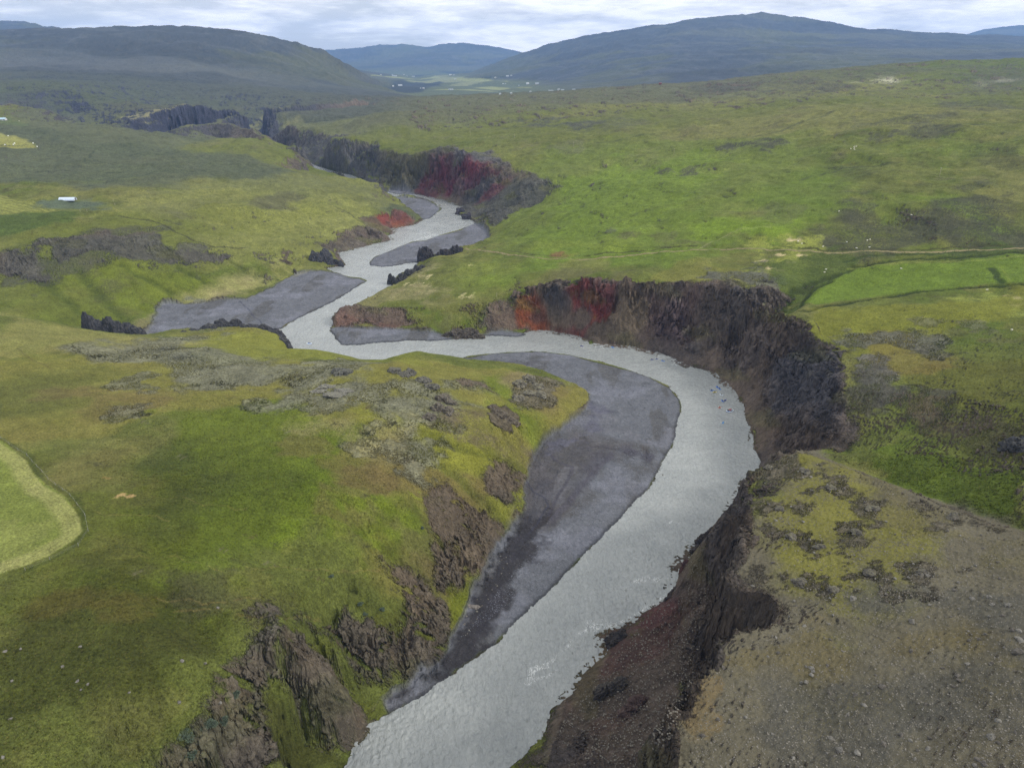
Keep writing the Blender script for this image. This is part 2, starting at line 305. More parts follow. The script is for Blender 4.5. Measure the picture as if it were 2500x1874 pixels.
wst = np.maximum(sstep(.14, .36, slp), sstep(3000, 4500, np.exp(np.linspace(L0, L1, NL))[:, None]) * .97); RZ = SB * (1 - wst) + SA * wst
STEEP = gblur(sstep(.6, 1.15, slp), 2.0)
del SB, SA
def raster(A, x, y):
    fi = np.clip((x / y - S0) / (S1 - S0) * (NS - 1), 0, NS - 1.001); fj = np.clip((np.log(y) - L0) / (L1 - L0) * (NL - 1), 0, NL - 1.001)
    i = fi.astype(np.int32); j = fj.astype(np.int32); a = (fi - i).astype(np.float32); b = (fj - j).astype(np.float32)
    return (A[j, i] * (1 - a) + A[j, i + 1] * a) * (1 - b) + (A[j + 1, i] * (1 - a) + A[j + 1, i + 1] * a) * b
print('survey', len(pts), time.time() - T0)

# ------------------------------------------------------------------ the ground grid
knots = [(60, .55), (110, .26), (160, .22), (240, .32), (340, .5), (520, .9), (800, 1.8), (1300, 3.6), (2300, 8), (5000, 30), (9000, 60), (18000, 240)]
ys = [44.0]
while ys[-1] < 15000:
    ys.append(ys[-1] + float(np.interp(ys[-1], [k[0] for k in knots], [k[1] for k in knots])))
ys = np.array(ys); NR = len(ys); NC = 1620
smax = .97 + .68 * np.exp(-(ys - 44) / 130.0)
cc = np.linspace(-1, 1, NC)
GX = (ys * smax)[:, None] * cc[None, :]; GY = np.repeat(ys[:, None], NC, 1)
print('grid', NR, NC)
def index_of(x, y):
    fj = np.interp(y, ys, np.arange(NR)); s = x / y / np.interp(y, ys, smax)
    return (s + 1) / 2 * (NC - 1), fj
def gridval(A, x, y):
    fi, fj = index_of(np.asarray(x, float), np.asarray(y, float)); fi = np.clip(fi, 0, NC - 1.001); fj = np.clip(fj, 0, NR - 1.001)
    i = fi.astype(int); j = fj.astype(int); a = fi - i; b = fj - j
    return (A[j, i] * (1 - a) + A[j, i + 1] * a) * (1 - b) + (A[j + 1, i] * (1 - a) + A[j + 1, i + 1] * a) * b
def block(xy, pad):
    x0, y0 = xy.min(0) - pad; x1, y1 = xy.max(0) + pad
    j0, j1 = np.searchsorted(ys, [max(y0, 45), max(y1, 46)]); j0 = max(0, j0 - 1); j1 = min(NR, j1 + 1)
    yy = ys[j0:j1]; s = smax[j0:j1]
    if j1 - j0 < 2: return None
    i0 = int(np.floor(((min(x0 / (yy * s).min(), x0 / (yy * s).max())) + 1) / 2 * (NC - 1))); i1 = int(np.ceil((max(x1 / (yy * s).min(), x1 / (yy * s).max()) + 1) / 2 * (NC - 1)))
    i0 = max(0, i0); i1 = min(NC, i1 + 1)
    return (slice(j0, j1), slice(i0, i1)) if i1 > i0 else None
def sdist(poly, x, y):      # signed distance to a closed polygon, positive inside
    d2 = np.full(x.shape, 1e12, np.float32); ins = np.zeros(x.shape, bool); n = len(poly)
    for k in range(n):
        ax, ay = poly[k]; bx, by = poly[(k + 1) % n]; ex, ey = bx - ax, by - ay
        px = x - ax; py = y - ay
        t = np.clip((px * ex + py * ey) / (ex * ex + ey * ey + 1e-12), 0, 1)
        d2 = np.minimum(d2, (px - t * ex) ** 2 + (py - t * ey) ** 2)
        if ay != by:
            c = ((ay > y) != (by > y)) & (x < (bx - ax) * (y - ay) / (by - ay) + ax); ins ^= c
    d = np.sqrt(d2); return np.where(ins, d, -d)
def ldist(poly, x, y):
    d2 = np.full(x.shape, 1e12, np.float32)
    for k in range(len(poly) - 1):
        ax, ay = poly[k]; bx, by = poly[k + 1]; ex, ey = bx - ax, by - ay; px = x - ax; py = y - ay
        t = np.clip((px * ex + py * ey) / (ex * ex + ey * ey + 1e-12), 0, 1)
        d2 = np.minimum(d2, (px - t * ex) ** 2 + (py - t * ey) ** 2)
    return np.sqrt(d2)

far = sstep(1500, 3500, GY)
st0 = raster(STEEP, GX, GY)
# ragged rims and gullies: shift the lookup sideways where the ground is steep
wob = (1.2 + 5.0 * st0) * (1 + 3 * far) * np.clip(GY / 400, .55, 1.9)
wx = samp(FBM, GX, GY, 260) * wob * .55 + samp(FBM2, GX, GY, 60, .6) * wob * .28
wy = samp(FBM2, GX, GY, 260, 1.1) * wob * .55 + samp(FBM, GX, GY, 60, .3) * wob * .28
wx += samp(RIDGE, GX, GY, 34, .3) * st0 * .9 * np.clip(GY / 350, .6, 2.5); wy += samp(RIDGE, GX, GY, 34, 1.3) * st0 * .9 * np.clip(GY / 350, .6, 2.5)
near0 = np.clip((GY - 30) / 60, 0, 1)
# less shift close to the water's edge, so that the banks keep their course
WD = np.full(GX.shape, -200.0, np.float32)
j1 = int(np.searchsorted(ys, 2250))
for a in range(0, j1, 60):
    sl_ = slice(a, min(a + 60, j1)); x = GX[sl_]; y = GY[sl_]
    ylo, yhi = y.min() - 60, y.max() + 60
    wp = WATER
    WD[sl_] = 0
    segs = [(wp[k], wp[(k + 1) % len(wp)]) for k in range(len(wp))]
    d2 = np.full(x.shape, 60.0 ** 2, np.float32); ins = np.zeros(x.shape, bool)
    xw = x + samp(FBM, x, y, 46, .4) * .42 + samp(FBM2, x, y, 13, .4) * .22; yw = y + samp(FBM2, x, y, 46, 1.4) * .42 + samp(FBM, x, y, 13, .4) * .22
    for (ax, ay), (bx, by) in segs:
        if ay != by and min(ay, by) < yhi and max(ay, by) > ylo:
            ins ^= ((ay > yw) != (by > yw)) & (xw < (bx - ax) * (yw - ay) / (by - ay) + ax)
        if min(ay, by) < yhi and max(ay, by) > ylo:
            ex, ey = bx - ax, by - ay; px = xw - ax; py = yw - ay; t = np.clip((px * ex + py * ey) / (ex * ex + ey * ey + 1e-12), 0, 1)
            d2 = np.minimum(d2, (px - t * ex) ** 2 + (py - t * ey) ** 2)
    d = np.sqrt(d2); WD[sl_] = np.where(ins, d, -d)
print('water distance', time.time() - T0)
bank = sstep(2, 16, -WD)
wx *= bank; wy *= bank
Z = raster(RZ, GX + wx, np.maximum(GY + wy, 24)); ST = raster(STEEP, GX + wx, np.maximum(GY + wy, 24))
ST = np.maximum(ST, st0 * .6)
# broad relief
bankz = sstep(1, 25, -WD)
amp = np.clip(GY / 300, .5, 3.0)
Z += (samp(FBM, GX, GY, 420, .2) * .7 * amp * (1 - far) + samp(FBM2, GX, GY, 90, .9) * .38 * np.clip(GY / 300, .6, 2.5) * (1 - far)) * bankz * (1 - .3 * ST)
farm = sstep(2300, 3600, GY) * sstep(10, 120, Z)
Z += farm * (samp(RIDGE, GX, GY, 5200, .5) * 6 + samp(RIDGE, GX, GY * .5, 1500, .25) * 3 + samp(FBM, GX, GY, 900, .5) * 2)
# erosion of the steep ground: buttresses and gullies, ledges
qx, qy = GX + Z * .9, GY + Z * .7; rd = samp(RIDGE, qx * .5 + GX * .5, qy * .5 + GY * .5, 150, .35); rd2 = samp(RIDGE, qx, qy, 64, .9); rd3 = 0
csc = np.clip(GY / 350, .7, 3.0) * (1 - .6 * sstep(1150, 1400, GY))
Z += ST * bank * ((rd * 1.9 + rd2 * .95) * csc + rd3 * .28) * (1 - .8 * ((GX < 10 + (GY - 130) * .25) & (GY < 420)))
led = np.sin(Z * (2 * math.pi / 8.5) + samp(FBM, GX, GY, 200) * 1.5) * .9
Z += ST * bankz * led * .6
# drainage and folds of the hillsides
hs = bankz * (1 - ST) * sstep(420, 620, GY) * (1 - sstep(2600, 3600, GY)); sca = np.clip(GY / 900, .6, 1.8)
Z += hs * sca * (samp(RIDGE, GX * .8 + GY * .35, GY * .45 - GX * .12, 620, .2) * 1.1 + samp(RIDGE, GX + GY * .4, GY * .6, 210, .25) * .22)
Zs = Z.copy()
# hummocks and stones
lo = 1 - sstep(500, 900, GY)
Z += lo * bankz * (samp(MID, GX, GY, 36, .3) * .085 + samp(FBM2, GX, GY, 17, .7) * .12)
print('relief', time.time() - T0)

# gravel bars: low sheets of shingle rising gently from the water
BARS_PX = {
 'big': [(949,1741),(990,1717),(1035,1697),(1092,1652),(1153,1607),(1214,1571),(1265,1519),(1324,1460),(1389,1395),(1424,1360),(1508,1276),(1588,1186),(1612,1149),(1627,1116),(1649,1066),(1663,1006),(1659,973),
         (1634,941),(1562,912),(1475,885),(1381,865),(1308,857),(1250,859),(1180,866),(1130,873)] + [(1160,879)] + HILLFOOT + [(940,1712)],
 'left': [(678,805),(734,774),(817,734),(853,712),(895,685),(882,678),(853,676),(824,667),(780,662),(735,664),(700,680),(669,703),(597,730),(497,739),(407,744),(380,762),(375,785),(350,812),(360,830),(520,830)],
 'inner': [(1078,510),(1059,497),(1034,488),(1005,483),(969,482),(980,497),(1000,513),(1018,527),(1031,537),(1049,533)],
 'right': [(1161,542),(1128,560),(1075,574),(1040,587),(1005,590),(962,608),(915,626),(900,640),(903,648),(933,651),(965,649),(998,642),(1024,640),(1060,628),(1110,614),(1170,610),(1190,598),(1195,578),(1182,555)],
 'front': [(806,799),(808,814),(821,828),(835,843),(875,843),(926,835),(998,832),(1070,832),(1114,826),(1088,820),(1060,812),(1000,808),(900,803),(830,799)],
 'small': [(1165,822),(1215,819),(1262,823),(1284,817),(1277,812),(1230,810),(1180,815)],
 'upper': [(940,468),(962,474),(1012,475),(1045,480),(1030,474),(990,468),(955,462)]}
GR = np.zeros(GX.shape, np.float32)
for nm, px in BARS_PX.items():
    poly = np.array([onz(u, v, 1.0)[:2] for u, v in px]); sl_ = block(poly, 12)
    x = GX[sl_]; y = GY[sl_]; q = 1.0 if nm in ('big', 'front') else 1.6
    d = sdist(poly, x + samp(FBM, x, y, 40) * q * .8, y + samp(FBM2, x, y, 40) * q * .8)
    GR[sl_] = np.maximum(GR[sl_], sstep(-1.2 * q, 1.0 * q, d))
wdo = np.maximum(-WD, 0)
zb = .12 + .9 * (1 - np.exp(-wdo / 9)) + .35 * (1 - np.exp(-wdo / 1.2)) + samp(FBM, GX, GY, 55) * .22 * sstep(1, 12, wdo) + samp(FBM2, GX * 1.6, GY * .7, 30, .8) * .10 * sstep(2, 10, wdo) + samp(MID, GX, GY, 34) * .03
Z = Z * (1 - GR) + zb * GR
notbar = 1 - GR
# banks: shore starts exactly on the water polygon
Z = np.where(WD > -30, np.maximum(Z, .10 + np.minimum(wdo * (.25 + .9 * ST) * notbar, 3)), Z)
Z = np.where(WD > 0, -np.minimum(.15 + WD * .5, 2.0), Z)
Z = Z.astype(np.float32)

# ------------------------------------------------------------------ find the ground under a point of the photograph
def ground(px, guess=None):
    px = np.asarray(px, float); a = (937 - px[:, 1]) / FPX
    rx, ry, rz = (px[:, 0] - 1250) / FPX, CP + a * SP, -SP + a * CP
    t = np.full(len(px), 60.0); hit = np.zeros(len(px), bool); tp_ = t.copy()
    for it in range(900):
        x, y, z = rx * t, ry * t, CAMH + rz * t
        ok = (y > 46) & (y < 14990)
        h = np.where(ok, gridval(Z, x, np.clip(y, 46, 14990)), -1e9)
        below = (z <= h) & ~hit
        hit |= below
        adv = ~hit; tp_[adv] = t[adv]; t[adv] *= 1.0065
        if hit.all(): break
    lo_, hi_ = tp_.copy(), t.copy()
    for it in range(14):
        m = (lo_ + hi_) / 2; x, y, z = rx * m, ry * m, CAMH + rz * m
        b = z <= gridval(Z, x, np.clip(y, 46, 14990)); hi_ = np.where(b, m, hi_); lo_ = np.where(b, lo_, m)
    x, y = rx * hi_, ry * hi_
    return np.stack([x, y, gridval(Z, x, np.clip(y, 46, 14990))], 1)
def hz(x, y): return float(gridval(Z, np.array([x]), np.array([y]))[0])

# ------------------------------------------------------------------ colours of the ground (albedo) from what grows or lies there
gZy = np.gradient(Z, axis=0) / np.gradient(GY, axis=0); gZx = np.gradient(Z, axis=1) / np.gradient(GX, axis=1)
gZy = gZy - gZx * (np.gradient(GX, axis=0) / np.gradient(GY, axis=0))
slope = np.hypot(gZx, gZy).astype(np.float32)
COL = np.zeros(GX.shape + (3,), np.float32); ROCK = np.zeros(GX.shape, np.float32)
def mixc(c, m, idx=None):
    t = COL if idx is None else COL[idx]; t += (np.asarray(c, np.float32) - t) * m[..., None]
f1 = samp(FBM, GX, GY, 300, .2); f2 = samp(FBM2, GX, GY, 110, .5); f3 = samp(FBM, GX, GY, 33, 1.0); f4 = samp(FINE, GX, GY, 45, .4)
b1 = samp(FBM2, GX, GY, 2600, .2); b2 = samp(FBM, GX * .6, GY * 1.3, 900, .1)
nearw = 1 - sstep(700, 1500, GY)
gv = np.where(GY > 900, b1 * .6 + b2 * .7, f1 * .6 + f2 * .5)
COL[:] = alb(98, 112, 48)
mixc(alb(88, 112, 36), sstep(.2, 1.3, gv)); mixc(alb(116, 116, 66), sstep(.1, 1.4, -gv) * .8)
mixc(alb(104, 98, 68), sstep(.6, 1.8, f2 * .7 + f3 * .6 - gv * .4) * .55)
mixc(alb(66, 82, 30), sstep(.5, 2.0, f4 * .5 + f3 * .8) * .22)

mixc(alb(116,112,62), sstep(.4, 1.6, samp(FBM2, GX, GY, 46, .3)) * .4 * nearw); mixc(alb(62,76,28), sstep(.5, 1.7, samp(FBM, GX, GY, 38, .8)) * .35 * nearw)
def poly_of(px): g = ground(px); return g[:, :2]
def ell(u, v, ru, rv, rot=0, n=14):
    c, s = math.cos(math.radians(rot)), math.sin(math.radians(rot))
    return [(u + ru * math.cos(t) * c - rv * math.sin(t) * s, v + ru * math.cos(t) * s + rv * math.sin(t) * c) for t in np.linspace(0, 2 * math.pi, n, endpoint=False)]
def patch(px, col, k=1.0, soft=.10, rag=.16, brk=0.0, rock=None, period=None, tgt=None):
    """a patch of ground cover; soft and rag are fractions of the patch's size, brk breaks it up into islands"""
    po = poly_of(px); size = math.sqrt(max(1e-3, abs(.5 * sum(po[i][0] * po[(i + 1) % len(po)][1] - po[(i + 1) % len(po)][0] * po[i][1] for i in range(len(po))))))
    sl_ = block(po, size * .5)
    if sl_ is None: return
    x = GX[sl_]; y = GY[sl_]; pr = period or size * 1.3
    d = sdist(po, x, y) + samp(FBM, x, y, pr, .3) * size * rag
    m = sstep(-soft * size, soft * size, d) * k
    if brk: m = m * sstep(-.6, .6, samp(FBM2, x, y, pr * .5, .8) * .7 + samp(FINE, x, y, pr * .45) * .9 + (1 - brk) * 2 - .6)
    T = (COL if tgt is None else tgt)[sl_]; T += (alb(*col).astype(np.float32) - T) * m[..., None]
    if rock is not None: ROCK[sl_] += (rock - ROCK[sl_]) * m
def stroke(px, w, col, k=1.0, soft=.5, brk=0.0, dz=0.0):
    po = ground(px)[:, :2]; sl_ = block(po, w * 3 + 2)
    if sl_ is None: return
    x = GX[sl_]; y = GY[sl_]
    d = ldist(po, x + samp(FBM, x, y, w * 22) * w * .35, y + samp(FBM2, x, y, w * 22) * w * .35)
    m = (1 - sstep(w * .5 * (1 - soft), w * .5 * (1 + soft), d)) * k
    if brk: m = m * sstep(-.5, .5, samp(FBM2, x, y, w * 30) + (1 - brk) * 2 - .5)
    mixc(alb(*col), m, sl_)
    if dz: Z[sl_] += (dz * m).astype(np.float32)
# ---- regions
patch([(0,250),(250,300),(500,338),(700,362),(760,420),(880,440),(700,470),(400,470),(300,500),(0,560)], (76,92,66), .8, .06)          # cool far bench
patch([(300,480),(560,430),(930,450),(1000,520),(880,540),(700,600),(560,600),(420,600),(300,540)], (118,124,66), .6, .10)
patch([(560,300),(1000,225),(1600,195),(2500,135),(2500,300),(1900,290),(1300,300),(1000,330),(800,310)], (98,104,72), .75, .05)
patch([(1600,195),(2500,137),(2500,200),(2000,215),(1500,235),(1000,250)], (88,88,70), .5, .03)
patch([(1250,440),(1500,350),(1900,330),(2250,350),(2350,420),(2050,560),(1700,600),(1300,600),(1250,520)], (98,132,40), .7, .10)
patch([(1280,470),(1500,430),(1800,420),(2050,430),(2100,500),(2000,580),(1850,560),(1700,540),(1500,560),(1380,600),(1300,540)], (100,146,30), .65, .15, .3)
patch(ell(1820,560,110,28), (108,154,28), .9, .2); patch(ell(1480,600,150,14), (112,142,44), .7, .3); patch(ell(1900,470,180,40,-6), (92,136,30), .6, .25)
patch([(0,560),(330,520),(600,600),(720,655),(560,700),(350,770),(200,800),(0,760)], (94,112,36), .55, .12)
patch([(100,600),(330,640),(500,690),(360,760),(230,760)], (104,126,34), .6, .2)
patch(ell(820,530,110,40), (132,138,76), .6, .25)
patch(ell(620,520,150,30), (118,128,56), .5, .3)
# near left hill
patch([(0,900),(700,840),(1100,880),(1400,960),(1280,1150),(1000,1150),(600,1000),(0,1100)], (124,118,62), .75, .06)
patch([(430,820),(760,845),(960,880),(700,900),(560,870)], (122,130,52), .7, .15)
patch([(380,1000),(640,980),(760,1050),(880,1200),(1040,1250),(1010,1320),(800,1480),(560,1520),(380,1350),(330,1150)], (94,118,28), .8, .08)
patch([(760,1180),(900,1160),(1010,1280),(980,1320),(850,1330),(720,1280)], (100,130,24), .8, .15)
patch([(0,1480),(300,1420),(520,1500),(600,1650),(480,1874),(0,1874)], (70,80,29), .85, .12); patch([(380,1130),(700,1100),(760,1180),(500,1260),(380,1230)], (72,92,28), .6, .25)
patch([(80,1120),(230,1180),(380,1120),(480,1250),(420,1420),(200,1400),(60,1460)], (86,94,30), .5, .2)
patch(ell(250,1150,120,55), (110,104,60), .6, .3, .2); patch(ell(430,1180,60,100,15), (62,74,34), .55, .4, .2)
patch(ell(510,1440,120,45,15), (78,76,52), .65, .3, .25)
patch(ell(250,1560,220,50), (76,82,36), .5, .3)
patch([(0,1480),(200,1440),(380,1470),(360,1490),(150,1520)], (96,82,44), .5, .2)
patch(ell(80,960,160,60), (70,88,36), .5, .3); patch(ell(260,980,140,30), (112,98,64), .55, .3, .3)
patch([(0,766),(130,790),(300,820),(560,830),(420,850),(200,870),(0,860)], (132,128,76), .7, .12)
patch([(820,1120),(1000,1080),(1100,1130),(1230,1180),(1230,1250),(1000,1240),(880,1180)], (112,98,62), .65, .15, .2)
patch([(760,1060),(840,1120),(900,1180),(1000,1240),(960,1260),(840,1200),(720,1110)], (110,96,62), .6, .2, .3)
patch([(900,1020),(1030,1010),(1200,1100),(1230,1180),(1100,1130),(980,1080)], (128,132,46), .7, .2)
patch([(1180,990),(1300,930),(1420,960),(1400,1020),(1280,1090),(1200,1060)], (122,118,58), .6, .15)
patch(ell(1255,990,95,22,48), (96,124,26), .7, .3)
patch(ell(1320,960,70,30,20), (118,104,70), .6, .3)
patch([(940,1260),(1050,1300),(1180,1400),(1160,1450),(1010,1400)], (104,92,66), .6, .2, .2)
patch([(1160,1420),(1180,1470),(1120,1520),(1080,1490),(1090,1440)], (104,120,28), .8, .2)
patch([(870,1550),(1000,1500),(1100,1560),(1060,1600),(960,1570)], (92,92,36), .5, .2)
patch([(740,1560),(800,1600),(880,1700),(905,1735),(870,1750),(800,1660),(720,1600)], (88,96,30), .85, .2)
patch([(650,1760),(760,1740),(860,1800),(830,1874),(560,1874)], (72,74,34), .7, .2)
patch([(1235,1210),(1290,1180),(1285,1255),(1240,1275),(1200,1250)], (128,134,50), .7, .2)
# lichen-grey rocky knolls
for E, k, b in ((ell(470,880,175,48,4), .95, .12), (ell(560,930,110,36), .85, .3), (ell(330,935,50,20), .8, .3), (ell(310,1008,60,22), .75, .35), (ell(620,985,45,14), .7, .4),
             (ell(900,945,175,58,8), .95, .15), (ell(820,975,70,28,-10), .9, .2), (ell(1050,990,60,40,30), .8, .25), (ell(970,1090,85,48,15), .9, .25), (ell(780,930,60,14,-20), .8, .3)):
    patch(E, (122,122,102), k * .9, .10, .22, b, 1.0)
patch(ell(430,862,110,22,-6), (92,94,86), .6, .3, .1, .9)
patch(ell(880,1050,110,45,10), (136,130,88), .7, .3, .25, .4)
patch([(1100,1000),(1180,1010),(1230,1070),(1280,1120),(1180,1110),(1080,1040)], (104,94,74), .75, .15, .2, .6)
patch(ell(1290,955,62,34,-10), (112,106,88), .95, .08, .2, .1, 1.0); patch(ell(1262,925,40,16,0), (130,118,86), .7, .3)
patch(ell(1227,1018,48,20,40), (100,92,76), 1, .05, .15, 0, 1.0)
patch(ell(305,1210,22,4), (176,150,104), .9, .2); patch(ell(262,1166,9,3), (150,130,80), .8, .3)
patch(ell(1053,1219,42,7,8), (128,146,40), .9, .3)
# mown hay field
patch([(-80,1050),(0,1078),(60,1120),(110,1180),(160,1215),(195,1260),(205,1295),(180,1320),(120,1355),(60,1380),(0,1400),(-80,1420)], (120,140,60), 1, .012, .01, 0, 0)
# scree and gravel on the left crags
patch([(60,640),(0,610),(100,590),(130,620),(230,560),(330,560),(380,560),(430,640),(420,660),(330,620),(250,620),(160,650),(110,690),(40,680)], (76,76,66), .7, .06, .2, .2, .9)
patch([(170,620),(230,640),(300,700),(260,720),(180,660)], (84,84,58), .6, .2, .2, .3)
patch(ell(680,495,55,22), (92,92,66), .8, .25); patch(ell(435,525,22,10), (92,88,68), .6, .3); patch(ell(420,500,70,20), (100,104,64), .4, .3)
stroke([(290,527),(390,545),(470,588),(520,602),(600,605)], 2.2, (66,66,44), .8, dz=-.5)
for q_, w_ in (([(190,650),(250,715),(330,790)], 9), ([(105,690),(160,735),(215,790)], 7), ([(300,650),(370,690),(430,725)], 6), ([(430,650),(500,690),(540,710)], 5), ([(560,640),(610,665),(660,680)], 4)): stroke(q_, w_, (66,88,26), .6, .9, dz=-1.6)
stroke([(800,498),(850,520),(890,545),(930,550)], 2.2, (78,84,50), .7); stroke([(870,480),(940,496),(960,500)], 2.0, (74,80,50), .7, dz=-.4)
patch([(420,740),(560,690),(700,660),(780,640),(720,670),(600,710),(470,745)], (138,136,84), .8, .2)
patch([(330,790),(380,750),(500,735),(600,715),(520,745),(390,770),(360,800)], (126,118,84), .8, .2)
patch(ell(475,732,22,4), (96,100,96), .8, .3); patch(ell(600,700,90,12,-18), (150,142,100), .6, .5)
# fields beyond, left bank
patch([(-60,470),(0,478),(60,487),(110,503),(132,514),(60,520),(-60,523)], (132,142,70), .9, .02, .02)
patch([(-60,524),(60,521),(180,516),(200,518),(180,535),(110,555),(60,570),(0,578),(-60,580)], (74,110,34), .9, .06, .05)
patch([(60,500),(120,490),(260,488),(270,494),(230,508),(150,514),(110,503)], (84,116,84), .75, .15)
patch([(-60,318),(0,322),(60,342),(95,354),(90,362),(-60,364)], (134,134,74), .95, .03, .03)
patch([(-60,295),(0,288),(60,296),(50,305),(-60,304)], (88,118,62), .7, .1)
for q in ([(0,410),(150,414),(230,418),(300,421)], [(100,428),(160,430)], [(228,368),(218,385),(210,396)], [(150,376),(220,378)], [(220,394),(350,397)], [(0,356),(90,354)], [(250,446),(320,432),(380,420),(480,418)],[(180,458),(260,445),(340,428)]):
    stroke(q, 2.5, (56,70,44), .7)
# right bank: heath, dark patches
for E, c, k in ((ell(2260,545,190,70,-4), (72,74,56), .85), (ell(2420,590,110,40), (72,74,56), .7), (ell(2100,520,60,22), (76,78,58), .6), (ell(1910,520,70,26), (92,98,62), .5), (ell(1660,420,38,9), (76,74,62), .85), (ell(1830,355,55,13), (72,72,60), .85), (ell(1890,348,25,8), (74,72,62), .8),
              (ell(1400,305,45,12), (72,74,70), .8), (ell(1300,300,40,9,-10), (70,72,70), .75), (ell(1480,300,60,14), (84,86,70), .6), (ell(1930,212,130,14), (72,72,66), .7), (ell(1750,215,90,8), (78,78,66), .6),
              (ell(2240,325,70,20,-5), (76,76,62), .75), (ell(2420,200,110,30,-8), (84,84,72), .6), (ell(2330,270,90,18,-10), (76,76,64), .6), (ell(1380,355,60,12), (100,98,78), .5), (ell(1545,575,30,9), (92,86,62), .7), (ell(1650,585,60,12,8), (92,92,60), .6),
              (ell(1490,563,16,5), (90,90,80), .6), (ell(2440,385,80,22), (70,80,46), .5), (ell(2100,420,60,16), (78,90,46), .5), (ell(1560,390,90,16), (110,116,66), .5), (ell(1750,410,80,14), (108,112,64), .4)):
    patch(E, c, k, .12, .22, .25)
patch(ell(2160,196,45,5,-6), (176,172,150), .8, .4, .2, .3); patch(ell(2440,198,50,4,-6), (150,146,132), .5, .4)
for q in ([(1760,335),(1870,330),(1960,300),(2060,270)], [(1250,310),(1330,290),(1430,285)], [(1100,300),(1200,285),(1350,262)], [(1500,250),(1700,240),(1900,225)], [(1450,350),(1560,330),(1650,330)],[(2150,350),(2300,320),(2480,300)],[(1960,440),(2060,410),(2200,395)],[(1300,245),(1500,232),(1700,216)]):
    stroke(q, 5, (62,72,48), .55, .7, .35)
stroke([(1480,560),(1560,520),(1640,500),(1760,480)], 2.6, (80,92,44), .5)
# yellow-green bare spots
for q in (ell(1965,588,46,11,4), ell(1900,600,60,14,0), ell(1910,660,45,14), ell(1930,638,50,12), ell(2455,740,45,22), ell(2430,755,60,22,10)):
    patch(q, (140,156,66), .75, .3, .3, .2)
for u, v, a, b in ((1938,585,16,4),(1905,622,16,3),(1955,623,12,3),(1862,637,12,2.5),(1882,655,10,3),(1905,660,8,2.5),(2482,727,12,4),(2486,743,14,5),(2460,722,8,2),(1930,640,10,2.5)):
    patch(ell(u, v, a, b), (186,172,130), .9, .25, .2)
for u, v, a, b in ((1029,697,14,5),(963,720,13,5),(978,708,14,4),(1025,714,13,4),(1050,710,8,4),(1140,723,18,4),(1150,647,8,2),(1038,675,12,3),(1000,695,10,3)):
    patch(ell(u, v, a, b), (196,184,140), .85, .25, .3, .2)
patch(ell(1180,672,100,32), (112,136,50), .7, .3); patch(ell(1215,685,36,14), (112,150,40), .7, .4)
patch([(870,745),(960,700),(1060,640),(1080,680),(1050,735),(950,748)], (122,118,80), .8, .1)
patch([(1060,740),(1180,738),(1250,705),(1400,640),(1560,650),(1540,690),(1440,672),(1340,690),(1250,730),(1150,760)], (112,112,62), .7, .12)
patch([(1300,690),(1400,655),(1520,665),(1510,680),(1430,675),(1350,700)], (92,88,60), .6, .2)
patch([(1540,680),(1660,640),(1820,640),(1880,720),(1800,700),(1700,676),(1600,688)], (116,116,58), .7, .12)
patch([(1740,660),(1830,650),(1880,690),(1870,740),(1800,700)], (96,96,88), .85, .12, .25, .15, .7)
# green fields right
FIELD = [(1955,745),(1990,712),(2035,680),(2080,655),(2200,638),(2500,622),(2700,615),(2700,690),(2500,688),(2440,692),(2250,705),(2100,725),(2000,742)]
patch([(1870,640),(2060,620),(2500,608),(2700,600),(2700,622),(2500,625),(2200,640),(2060,662),(1990,705),(1950,755),(1890,770),(1860,720)], (72,100,34), .8, .05)
patch(FIELD, (98,136,34), .95, .02, .02)
for q, w, c, dz in (([(1955,745),(1990,708),(2035,676),(2080,652),(2200,634),(2500,618)], 3.4, (50,70,26), -1.0), ([(1960,760),(2100,733),(2250,712),(2380,700),(2500,692)], 4.2, (46,66,26), -1.3),
                 ([(2415,653),(2428,668),(2440,692)], 3.5, (50,76,26), -.8), ([(2060,640),(2130,625),(2250,620),(2400,612)], 2.5, (60,84,34), -.5), ([(1895,775),(1925,745),(1960,705),(2010,672)], 4.5, (52,72,26), -1.0)):
    stroke(q, w, c, .85, .6, dz=dz)
stroke([(2080,658),(2200,641),(2500,626)], 2.0, (120,140,60), .6); stroke([(2440,650),(2452,668),(2462,688)], 1.6, (116,140,50), .5)
patch([(1978,776),(2200,740),(2500,705),(2500,800),(2300,860),(2100,850),(1990,815)], (116,122,44), .8, .08)
patch([(2050,1100),(2060,1090),(2300,1120),(2500,1150),(2500,1290),(2300,1225),(2130,1155),(2020,1110)], (84,112,26), .85, .08)
patch([(2150,900),(2500,880),(2500,1080),(2250,1020)], (92,92,40), .6, .15, .2)
patch([(2100,830),(2300,820),(2350,900),(2150,900)], (124,108,62), .6, .2)
for E, c, k, r in ((ell(2180,830,110,26,6), (102,102,92), .85, .9), (ell(2130,905,62,30,-10), (104,102,94), .9, .7), (ell(2290,858,50,12,3), (98,96,84), .8, .9), (ell(2330,790,110,9,6), (110,108,88), .6, .7), (ell(2200,990,110,48,20), (82,78,70), .8, .8),
             (ell(2280,1010,60,40,30), (104,86,66), .5, .5), (ell(2110,960,50,60,0), (86,84,76), .8, .8), (ell(2440,1070,100,40,10), (80,76,58), .7, .8), (ell(2360,1060,60,30,0), (84,84,50), .5, .5)):
    patch(E, c, k, .12, .22, .3, r)
